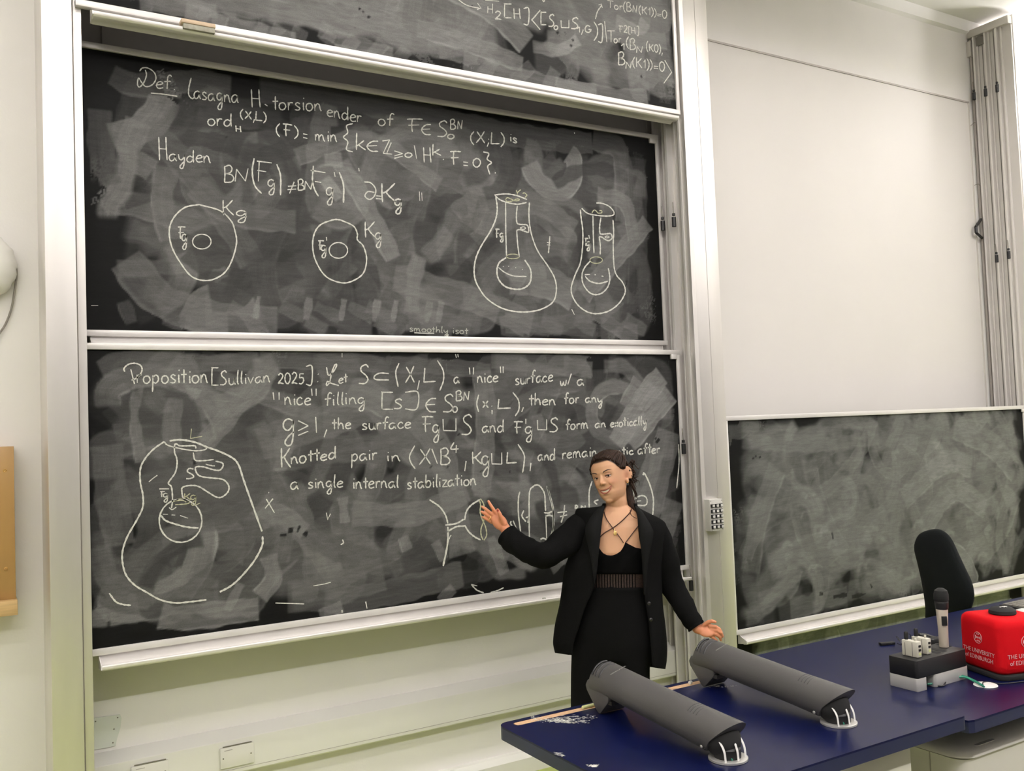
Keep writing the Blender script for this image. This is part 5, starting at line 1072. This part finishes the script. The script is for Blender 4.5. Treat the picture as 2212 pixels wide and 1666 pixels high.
# right hand (image left), open with thumb up
cap(B, [PX(1098, 1151, .0), PX(1090, 1141, .002)], [.024, .025])
HR = np.stack([PR, PF, up0], 1)
pc = PX(1079, 1128, .006); ax_ = PX(1064, 1113, .006)-PX(1094, 1146, .002); ax_ /= np.linalg.norm(ax_); nb = rot(PF, up0, .25); bx_ = np.cross(ax_, nb); bx_ /= np.linalg.norm(bx_); nb = np.cross(bx_, ax_)
B.ell(pc, .033, .047, .0155, R=np.stack([bx_, ax_, nb], 1), nu=20, nv=14)
B.ell(PX(1086, 1127, .014), .014, .026, .014, R=np.stack([bx_, ax_, nb], 1), nu=16, nv=10)
FING = [([(1073,1112,.006),(1066,1101,.012),(1060,1092,.016),(1055,1083,.016)], 'i'), ([(1067,1115,.006),(1056,1106,.014),(1048,1099,.020),(1041,1095,.022)], 'm'), ([(1063,1121,.004),(1053,1114,.012),(1046,1109,.020),(1040,1106,.024)], 'r'), ([(1062,1129,.0),(1054,1124,.008),(1047,1120,.016),(1042,1117,.020)], 'p')]
for P_, nm in FING:
    r0 = .0088 if nm != 'p' else .0075; cap(B, [PX(*p_) for p_ in P_], [r0, r0*.95, r0*.88, r0*.72], 10)
cap(B, [PX(1090,1132,.014), PX(1083,1119,.024), PX(1079,1110,.028), PX(1075,1102,.028)], [.0135, .0105, .0098, .0078], 10)
# left hand (image right), relaxed, swung out over the desk side
cap(B, [PX(1506, 1358, .04), PX(1513, 1361, .045)], [.0225, .022])
a0 = PX(1513, 1360, .045); a1 = PX(1536, 1364, .06); ax_ = a1-a0; ax_ /= np.linalg.norm(ax_); nb = rot(PF, PR, -.7); bx_ = np.cross(ax_, nb); bx_ /= np.linalg.norm(bx_); nb = np.cross(bx_, ax_)
B.ell((a0+a1)/2+ax_*.004, .033, .040, .0145, R=np.stack([bx_, ax_, nb], 1), nu=20, nv=14)
for P_, r0 in (([(1534,1353,.062),(1546,1354,.068),(1554,1359,.064),(1558,1365,.058)], .0082), ([(1536,1360,.062),(1549,1362,.068),(1558,1368,.064),(1561,1375,.056)], .0086), ([(1535,1367,.062),(1547,1371,.068),(1555,1377,.062),(1557,1383,.054)], .0082), ([(1531,1373,.06),(1541,1378,.064),(1548,1384,.058),(1549,1389,.052)], .0072), ([(1520,1351,.05),(1530,1344,.062),(1538,1342,.068),(1545,1344,.07)], .0092)):
    cap(B, [PX(*p_) for p_ in P_], [r0*1.1, r0, r0*.9, r0*.75], 10)
me = remesh(B, .0029, 4, 'body')
n = len(me.vertices); co = np.empty(n*3, np.float32); me.vertices.foreach_get('co', co); co = co.reshape(-1, 3).astype(float)
L = ((co-H0) @ HM)/HS        # head-local coordinates of every vertex
face = (np.linalg.norm(L, axis=1) < .16) & (L[:, 2] > .0)
disp = np.zeros(n)
def g(cx, cy, cz, sx, sy=None, sz=.05): sy = sy or sx; return np.exp(-((L[:,0]-cx)/sx)**2-((L[:,1]-cy)/sy)**2-((L[:,2]-cz)/sz)**2)
for sx in (-1, 1):
    disp -= .0085*g(sx*.031, .011, .078, .014, .0085); disp += .0030*g(sx*.027, .030, .08, .020, .006); disp -= .0030*np.exp(-(((L[:,0]*sx-.030-.35*(-.030-L[:,1]))/.0045)**2))*np.exp(-((L[:,1]+.036)/.016)**2)*(L[:,2] > .03)
    disp += .0060*g(sx*.038, -.021, .065, .017, .014); disp -= .002*g(sx*.0745, .004, -.014, .01, .012, .008); disp -= .003*g(sx*.058, -.045, .04, .02, .02)
disp -= .0060*g(0, -.053, .085, .034, .0070); disp -= .0035*g(0, -.076, .08, .02, .006); disp -= .0018*g(0, -.034, .09, .004, .006); disp += .0025*g(0, -.045, .085, .024, .004); disp += .0015*g(0, -.066, .085, .018, .005)
co += np.outer(np.where(np.abs(L[:, 0]) < .1, disp, 0)*HS, [0, 0, 0]) + (disp[:, None]*HS)*hz[None, :]
me.vertices.foreach_set('co', co.astype(np.float32).ravel())
skin = np.array([.56, .315, .185]); c = np.tile(skin, (n, 1))
def mixc(w_, col): global c; w_ = np.clip(w_, 0, 1)[:, None]; c = c*(1-w_)+np.array(col)*w_
for sx in (-1, 1):
    mixc(.28*g(sx*.040, -.018, .07, .020, .016), (.62, .20, .13)); mixc(.55*g(sx*.031, .016, .08, .014, .009), (.34, .14, .08)); mixc(.35*g(sx*.076, .0, -.01, .02, .03, .03), (.60, .24, .15)); mixc(.75*g(sx*.088, -.002, -.008, .012, .014, .010), (.26, .10, .06))  # cheek blush; shade of the ear hollow is painted into the tint
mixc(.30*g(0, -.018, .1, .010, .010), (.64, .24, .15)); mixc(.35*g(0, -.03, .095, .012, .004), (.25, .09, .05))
hairline = .074-1.35*np.clip(.062-L[:, 2], 0, 1)*1.0
low_ = np.where(L[:, 2] > -.05, .038, -.02)
mixc(np.where((np.linalg.norm(L, axis=1) < .17) & ((np.abs(L[:, 0]) < .0765) | (L[:, 1] > .05)), np.clip((L[:, 1]-np.maximum(hairline, low_))/.006, 0, 1), 0), (.018, .008, .005))
hands = np.linalg.norm(co-PX(1078, 1122, .01), axis=1) < .10; hl = np.linalg.norm(co-PX(1535, 1365, .05), axis=1) < .11
c[hands | hl] = c[hands | hl]*np.array([1.12, .80, .74])
ca = me.color_attributes.new('tint', 'FLOAT_COLOR', 'POINT'); cc = np.ones((n, 4), np.float32); cc[:, :3] = c; ca.data.foreach_set('color', cc.ravel())
def tint_mat(name, rough):
    M = bpy.data.materials.new(name); M.use_nodes = True; nt = M.node_tree; b = nt.nodes['Principled BSDF']; b.inputs['Roughness'].default_value = rough
    b.inputs['Specular IOR Level'].default_value = .35; b.inputs['Subsurface Weight'].default_value = .08; b.inputs['Subsurface Radius'].default_value = (.01, .004, .002)
    a_ = nt.nodes.new('ShaderNodeAttribute'); a_.attribute_name = 'tint'; nt.links.new(a_.outputs['Color'], b.inputs['Base Color']); return M
M_skin = tint_mat('skin', .48)
body = link('body', me, M_skin, person, smooth='all')
# ---- face parts
M_eye = mat('eye_white', (.50, .43, .37), .5, spec=.2); M_iris = mat('iris_brown', (.012, .007, .005), .4, spec=.2); M_brow = mat('brow_hair', (.045, .022, .013), .7); M_lip = mat('lip', (.36, .105, .072), .4); M_teeth = mat('teeth', (.82, .74, .64), .3)
M_lid = mat('eyelid_skin', (.40, .20, .12), .5)
def arc_tube(xs, fy, off, rad, n=8): 
    m2 = MB(); m2.tube([hp(x, fy(x), fz(x, fy(x))+(off(x) if callable(off) else off)) for x in xs], rad, n); return m2
for sx in (-1, 1):
    c0 = sx*.031
    s = MB(); s.ell(hp(c0, .0105, fz(c0, .0105)-.0135), .0118*HS, nu=20, nv=14); s.build('eye', M_eye, person, smooth='all')
    ex = c0+.0030; s = MB(); s.ell(hp(ex, .0105, fz(c0, .0105)-.0030), .0052*HS, .0052*HS, .0022*HS, R=HM, nu=14, nv=8); s.build('iris', M_iris, person, smooth='all')
    w2 = np.linspace(-.0142, .0142, 11); up2 = lambda x: .0108+.0034*(1-((x-c0)/.0142)**2)+.0012*sx*(x-c0)/.0142
    lo2 = lambda x: .0092-.0028*(1-((x-c0)/.0142)**2)+.0010*sx*(x-c0)/.0142
    po = lambda x: -.0028-.0030*((x-c0)/.0142)**2
    arc_tube(w2+c0, up2, lambda x: po(x)+.0014, [.0005, .0012, .0015, .0016, .0016, .0016, .0016, .0016, .0015, .0013, .0006], 6).build('eyelashes', M_brow, person, smooth='all')
    arc_tube(w2+c0, lambda x: up2(x)+.0036, lambda x: po(x)-.0010, [.0020, .0030, .0037, .0041, .0043, .0044, .0043, .0041, .0037, .0030, .0020]).build('upper_eyelid', M_lid, person, smooth='all')
    arc_tube(w2+c0, lambda x: lo2(x)-.0022, lambda x: po(x)-.0012, [.0014, .0022, .0028, .0031, .0033, .0033, .0033, .0031, .0028, .0022, .0014]).build('lower_eyelid', M_lid, person, smooth='all')
    xs = np.linspace(.015, .053, 9); by = lambda x: .0290+.0075*math.sin(min((abs(x)-.015)/.038*2.25, 3.0))
    arc_tube([sx*q_ for q_ in xs], by, .0022, [.0012, .0022, .0025, .0024, .0022, .0019, .0016, .0011, .0005], 6).build('eyebrow', M_brow, person, smooth='all')
cu1 = lambda x: -.0490+10.5*x*x; cu2 = lambda x: -.0655+22.0*x*x
x1 = np.linspace(-.0385, .0385, 13); x2 = np.linspace(-.0370, .0370, 13)
up_ = [hp(x, cu1(x), fz(x, cu1(x))-.0012) for x in x1]; lo_ = [hp(x, min(cu2(x), cu1(x)-.0005), fz(x, cu2(x))-.0022) for x in x2]
s = MB(); s.tube(up_, [.001, .0018, .0023, .0026, .0028, .0029, .0025, .0029, .0028, .0026, .0023, .0018, .001], 8); s.build('upper_lip', M_lip, person, smooth='all')
s = MB(); s.tube(lo_, [.001, .0018, .0026, .0032, .0036, .0038, .0039, .0038, .0036, .0032, .0026, .0018, .001], 8); s.build('lower_lip', M_lip, person, smooth='all')
s = MB(); inn = [[p_-hz*.0016 for p_ in up_[1:-1]], [p_-hz*.0016 for p_ in lo_[1:-1]], [p_-hz*.010 for p_ in lo_[1:-1]], [p_-hz*.010 for p_ in up_[1:-1]]]
m_ = len(inn[0]); s.add(inn[0]+inn[1]+inn[2]+inn[3], [(k, k+1, m_+k+1, m_+k) for k in range(m_-1)]+[(m_+k, m_+k+1, 2*m_+k+1, 2*m_+k) for k in range(m_-1)]+[(3*m_+k, 3*m_+k+1, k+1, k) for k in range(m_-1)]); s.build('teeth', M_teeth, person, smooth='all')
s = MB(); s.ell(hp(.079, -.040, -.003), .0035, nu=10, nv=8); s.build('earring', M_brass, person, smooth='all')
# ---- hair
def hair_mat():
    M = mat('hair', (.010, .0045, .0025), .55, col2=(.035, .014, .006), nscale=3, stretch=(60, 60, 9), spec=.25, bump=.6, bscale=40); return M
M_hair = hair_mat()
rh = random.Random(8)
def skull(th, az, k=1.0):   # th from crown 0 .. pi, az 0 = face front
    x = .083*math.sin(th)*math.sin(az); y = .036+.094*math.cos(th); z = -.020+(.096 if math.cos(az) < 0 else .108)*math.sin(th)*math.cos(az)
    return np.array([x*k, .040+(y-.040)*k, -.02+(z+.02)*k])
def edge_th(az):            # where the hair ends, by azimuth
    a = abs(((az+math.pi) % (2*math.pi))-math.pi)
    if math.sin(az) < 0: return float(np.interp(a, [0, .35, .7, .95, 1.15, 1.35, 1.6, 1.9, 2.4, math.pi], [.93, 1.0, 1.22, 1.58, 1.78, 1.85, 1.90, 2.05, 2.25, 2.35]))
    return float(np.interp(a, [0, .35, .7, .95, 1.15, 1.35, 1.6, 1.9, 2.4, math.pi], [.93, .96, 1.10, 1.34, 1.62, 1.70, 1.66, 1.95, 2.25, 2.35]))
rings = []; NA = 72
for j in range(22):
    t_ = j/21; ring = []
    for k in range(NA):
        az = 2*math.pi*k/NA; th = .03+edge_th(az)*min(t_*1.04, 1.0); wv = 1+.012*math.sin(az*9+th*7)+.010*math.sin(az*17-th*11)+.007*math.sin(az*31+th*5)
        kk = wv*(1.0 if t_ < .96 else .93); q = skull(th, az, kk); ring.append(hp(*q))
    rings.append(ring)
s = MB(); s.loft(rings, True, True); hair = s.build('hair', M_hair, person, smooth='all')
s = MB()
def lock(P_, r0, r1=.001, n=7):
    Q = crom([hp(*p_) for p_ in P_], 5); m_ = len(Q); s.tube(Q, [r0*(1-(i/(m_-1))**2)+r1 for i in range(m_)], 6)
for k in range(54):          # swept-back locks from the hairline to the back of the head
    az = rh.uniform(-1.45, 1.45); t0 = edge_th(az)*rh.uniform(.93, 1.0); P_ = []
    for i in range(6):
        u = i/5; th = t0*(1-u)+u*rh.uniform(1.2, 1.5); a2 = az*(1-u)+(math.pi*(1 if az > 0 else -1))*u*.92
        wob = 1.015+.02*math.sin(u*7+k); q = skull(max(th-.55*math.sin(u*math.pi), .1), a2, wob); P_.append(tuple(q))
    lock(P_, rh.uniform(.003, .0055))
for k in range(16):          # loose curls behind the ear on her left
    x0 = .066+rh.uniform(-.008, .010); y0 = .05-rh.uniform(0, .06); P_ = [(x0, y0, -.045)]
    for i in range(1, 6): P_.append((x0+.006*math.sin(i*1.7+k)+.002*i, y0-.022*i, -.050+.008*math.cos(i*1.5+k)))
    lock(P_, rh.uniform(.0022, .004))
for k in range(70):          # tousled curls over the crown and the back on her left side
    px = rh.uniform(1338, 1369); py = 984+max(0, (px-1340))*rh.uniform(.25, 1.9)+rh.uniform(0, 14); v0 = rh.uniform(-.05, .02)*1.0; P_ = []; a0_ = rh.uniform(0, 6.28)
    for i in range(6): P_.append(PX(px+i*rh.uniform(.5, 2.6)+2.6*math.sin(a0_+i*1.6), min(py+i*rh.uniform(1.5, 5)+2.6*math.cos(a0_+i*1.6), 1062), v0))
    Q = crom(P_, 4); m_ = len(Q); s.tube(Q, [.0034*(1-(i/(m_-1))**2)+.0007 for i in range(m_)], 5)
s.build('hair_locks', M_hair, hair, smooth='all')['kind'] = 'stuff'
s = MB()
TP = [(1352,1050,-.035),(1357,1066,-.03),(1362,1082,-.015),(1368,1096,.0),(1377,1108,.012),(1384,1117,.02)]
for k in range(14):
    ph = 2*math.pi*k/14; rr_ = .017
    Q = crom([PX(px+rr_/MPP*math.cos(ph+i*.7)*(1-.13*i)*.9, py, v+rr_*math.sin(ph+i*.7)*(1-.1*i)) for i, (px, py, v) in enumerate(TP)], 5); m_ = len(Q)
    s.tube(Q, [.0075*(1-(i/(m_-1))**3)+.002 for i in range(m_)], 6)
s.build('ponytail', M_hair, hair, smooth='all')['kind'] = 'stuff'
s = MB()
for px, py in ((1371, 1060), (1368, 1052), (1366, 1048)):
    s.tube(crom([PX(px-8, py-30, -.04), PX(px, py-8, -.03), PX(px+5, py+16, -.02), PX(px+3, py+34, -.0)], 5), .0011, 5)
s.tube(crom([PX(1361, 1102, .06), PX(1363, 1112, .08), PX(1370, 1118, .09), PX(1375, 1120, .085)], 5), .0016, 5)
s.build('stray_hairs', M_hair, hair, smooth='all')['kind'] = 'stuff'
# ---- clothes
M_cloth = mat('black_wool', (.0045, .0045, .0045), .95, bump=.4, bscale=300, spec=.08); M_lapel = mat('lapel_cloth', (.0055, .0055, .0055), .8, spec=.12); M_cloth2 = mat('black_jersey', (.002, .002, .0021), .9, spec=.08)
M_sheer = mat('sheer_knit', (.050, .024, .018), .8, col2=(.016, .010, .008), nscale=160)
def neckline(px): return float(np.interp(px, [1262, 1280, 1291, 1297, 1304, 1312, 1322, 1333, 1341, 1345, 1347.5, 1350, 1360, 1370, 1384, 1400, 1420], [1172, 1172, 1174, 1187, 1196, 1200, 1201, 1197, 1191, 1184, 1172, 1172.5, 1178, 1183, 1186, 1188, 1186]))
NB = 120
def band(top, bot, off, rows):
    s = MB(); R_ = []
    for j in range(rows+1):
        ring = []
        for k in range(NB):
            phi = 2*math.pi*k/NB; cx, hw, hd = tor(1190); px = cx+hw*math.sin(phi)
            t_ = top(px) if math.cos(phi) > 0 else 1180.0
            py = t_+(bot-t_)*j/rows; fold = .0015*math.sin(px*.35+py*.22)*(1 if px > 1340 else .3)
            ring.append(wrap(phi, py, off+fold))
        R_.append(ring)
    s.loft(R_, True, False); return s
o = band(neckline, 1241, .006, 10).build('top', M_cloth2, person, smooth='all')
md = o.modifiers.new('thickness', 'SOLIDIFY'); md.thickness = .003
o = band(lambda px: 1240.0, 1272, .0042, 4).build('sheer_band', M_sheer, person, smooth='all')
for k in range(15):
    px = 1288+k*6.0
    s = MB(); s.tube([surf(px, 1240, .0055), surf(px, 1255, .0058), surf(px+.5, 1271, .0058)], .0020, 6); s.build('knit_rib', M_cloth2, person)
# trousers: hips and two wide legs, one mesh
s = MB(); s.loft([[wrap(2*math.pi*k/40, py, .012) for k in range(40)] for py in (1268, 1290, 1320, 1360, 1400, 1432)])
def leg(P_, R_): 
    rings = []
    for (px, z, v), (ra, rb) in zip(P_, R_):
        base = PX(px, 1500, v); c0 = np.array([base[0], base[1], z])
        rings.append([tuple(c0+PR*ra*math.cos(a)+PF*rb*math.sin(a)) for a in [2*math.pi*i/28 for i in range(28)]])
    s.loft(rings)
leg([(1287, .80, .0), (1283, .66, .0), (1280, .45, .0), (1278, .25, .0), (1277, .05, .0)], [(.100, .105), (.102, .105), (.105, .105), (.112, .112), (.118, .118)])
leg([(1362, .80, .0), (1360, .66, .0), (1358, .45, .0), (1358, .25, .0), (1358, .05, .0)], [(.098, .105), (.096, .105), (.092, .105), (.098, .112), (.102, .118)])
link('trousers', remesh(s, .010, 4, 'trousers'), M_cloth, person, smooth='all')
for px in (1277, 1358):
    b_ = PX(px, 1500, .0); c0 = np.array([b_[0], b_[1], .032])
    s = MB(); s.ell(c0+PF*.05, .042, .125, .031, R=np.stack([PR, PF, up0], 1), nu=18, nv=12); s.build('shoe', M_black, person, smooth='all')
# blazer shell open at the front
JR = [(1088,0,1339,36,.055,1308,1369),(1096,.04,1339,40,.062,1306,1372),(1104,.10,1340,62,.070,1304,1375),(1111,.14,1341,86,.082,1303,1377),(1120,.15,1341,97,.097,1301,1378),(1150,.10,1341,100,.120,1297,1380),(1190,.05,1335,100,.132,1293,1386),
      (1230,.02,1325,104,.138,1290,1388),(1270,0,1322,107,.140,1283,1391),(1310,0,1320,111,.144,1265,1396),(1350,0,1318,118,.150,1252,1402),(1390,.05,1318,122,.155,1240,1406),(1412,.12,1318,121,.157,1237,1408),(1428,.15,1318,118,.157,1236,1409)]
rows = []
for (py, tl, cx, hw, hd, xl, xr) in JR:
    pr = math.asin(min((xr-cx)/hw, 1)); pl = 2*math.pi-math.asin(min((cx-xl)/hw, 1)); ring = []
    for k in range(65):
        ph = pr+(pl-pr)*k/64; px = cx+hw*math.sin(ph); fold = .004*math.sin(ph*5+py*.02)*min((py-1088)/120, 1)
        ring.append(PX(px, py+tl*(px-cx)-(2.5 if py > 1420 and k in (0, 64) else 0), (hd+fold)*math.cos(ph)))
    rows.append(ring)
# interpolate rows smoothly
R2 = []
cols = [crom([rows[j][k] for j in range(len(rows))], 4) for k in range(65)]
for j in range(len(cols[0])): R2.append([cols[k][j] for k in range(65)])
s = MB(); s.loft(R2, closed=False, caps=False); jk = s.build('blazer', M_cloth, person, smooth='all')
md = jk.modifiers.new('thickness', 'SOLIDIFY'); md.thickness = .006; md.offset = 0
def sleeve(P_, R_, name='sleeve'):
    Q = crom([PX(*p_) for p_ in P_], 5); rr_ = np.interp(np.linspace(0, 1, len(Q)), np.linspace(0, 1, len(R_)), R_)*MPP
    rr2 = [r_*(1+.035*math.sin(i*1.3)+.02*math.sin(i*2.9)) for i, r_ in enumerate(rr_)]
    s = MB(); rings = []; up = np.array([.1, .2, .97]); 
    for i, p_ in enumerate(Q):
        t = Q[min(i+1, len(Q)-1)]-Q[max(i-1, 0)]; t /= np.linalg.norm(t); a = np.cross(t, up); a /= np.linalg.norm(a); b = np.cross(a, t); up = b
        rings.append([tuple(p_+rr2[i]*(a*math.cos(q)+b*math.sin(q))*(1+.03*math.sin(3*q+i*.8))) for q in [2*math.pi*k/28 for k in range(28)]])
    c_ = Q[-1]; t = Q[-1]-Q[-2]; t /= np.linalg.norm(t)
    rings.append([tuple(np.array(r_)*.97+c_*.03+t*.002) for r_ in rings[-1]]); rings.append([tuple(np.array(r_)*.9+c_*.1-t*.03) for r_ in rings[-1]])
    s.loft(rings, True, False); return s.build(name, M_cloth, jk, smooth='all')
sleeve([(1288,1136,-.02),(1262,1137,.0),(1222,1170,.06),(1180,1199,.115),(1142,1190,.07),(1110,1170,.02),(1094,1156,.0)], [26, 32, 34, 28, 27, 26, 26, 25])
sleeve([(1400,1140,-.02),(1420,1150,.0),(1436,1200,-.02),(1450,1258,-.04),(1476,1308,.0),(1496,1342,.03),(1504,1354,.038)], [18, 22, 27, 27, 25, 22, 20, 19])
# collar and lapels
def lapel(inner, outer):
    I_ = crom([PX(*p_) for p_ in inner], 5); O_ = crom([PX(*p_) for p_ in outer], 5)
    s = MB(); m_ = len(I_); s.add(I_+O_, [(k, k+1, m_+k+1, m_+k) for k in range(m_-1)]); o = s.build('lapel', M_lapel, jk, smooth='all'); md = o.modifiers.new('t', 'SOLIDIFY'); md.thickness = .005; md.offset = 0; return o
lapel([(1306,1094,.066),(1303,1110,.088),(1299,1140,.112),(1295,1180,.128),(1290,1225,.138),(1284,1262,.142)], [(1296,1096,.050),(1283,1108,.084),(1270,1128,.108),(1264,1150,.118),(1276,1205,.138),(1284,1262,.144)])
lapel([(1371,1094,.064),(1376,1110,.088),(1380,1140,.112),(1385,1180,.128),(1388,1225,.134),(1391,1285,.138)], [(1381,1098,.050),(1394,1116,.082),(1408,1140,.100),(1411,1158,.108),(1400,1215,.134),(1393,1285,.142)])
for px, py in ((1402, 1303), (1406, 1338)):
    q = PX(px, py, .117); s = MB(); s.ell(q+PF*.008, .008, .003, .008, R=np.stack([PR, PF, up0], 1), nu=14, nv=8); s.build('button', M_black, jk, smooth='all')
# cords, pendant, ring, nails
M_cord = mat('brown_cord', (.045, .012, .006), .6)
for P_ in ([(1305,1106),(1310,1121),(1323,1140),(1336,1157),(1347,1173)], [(1366,1096),(1361,1107),(1345,1124),(1325,1140),(1305,1152),(1294,1163)], [(1382,1133),(1372,1145),(1360,1161),(1350,1174)]):
    s = MB(); s.tube(crom([surf(px, py, .005) for px, py in P_], 5), .0022, 6); s.build('shoulder_cord', M_cord, person, smooth='all')
M_gold = mat('gold', (.92, .66, .26), .3, .6)
q = surf(1329, 1152, .010); s = MB(); s.ell(q, .0082, .003, .0095, R=np.stack([PR, PF, up0], 1), nu=16, nv=8); s.build('pendant', M_gold, person, smooth='all')
s = MB(); s.tube([surf(1327, 1143, .007), surf(1328, 1148, .008)], .0018, 6); s.build('pendant_loop', M_gold, person)
q = PX(1057.5, 1119, .010); d_ = PX(1053, 1115, .012)-PX(1063, 1121, .004); d_ /= np.linalg.norm(d_); a_ = np.cross(d_, PF); a_ /= np.linalg.norm(a_); b_ = np.cross(a_, d_)
s = MB(); s.tube([q+.0102*(a_*math.cos(t)+b_*math.sin(t)) for t in np.linspace(0, 2*math.pi, 17)], .0018, 6); s.build('finger_ring', M_gold, person, smooth='all')
q = PX(1075.5, 1103, .0365); s = MB(); s.ell(q, .0036, .0025, .0062, R=np.stack([PR, PF, up0], 1) , nu=10, nv=8); s.build('fingernail', mat('nail_red', (.22, .01, .012), .25), person, smooth='all')
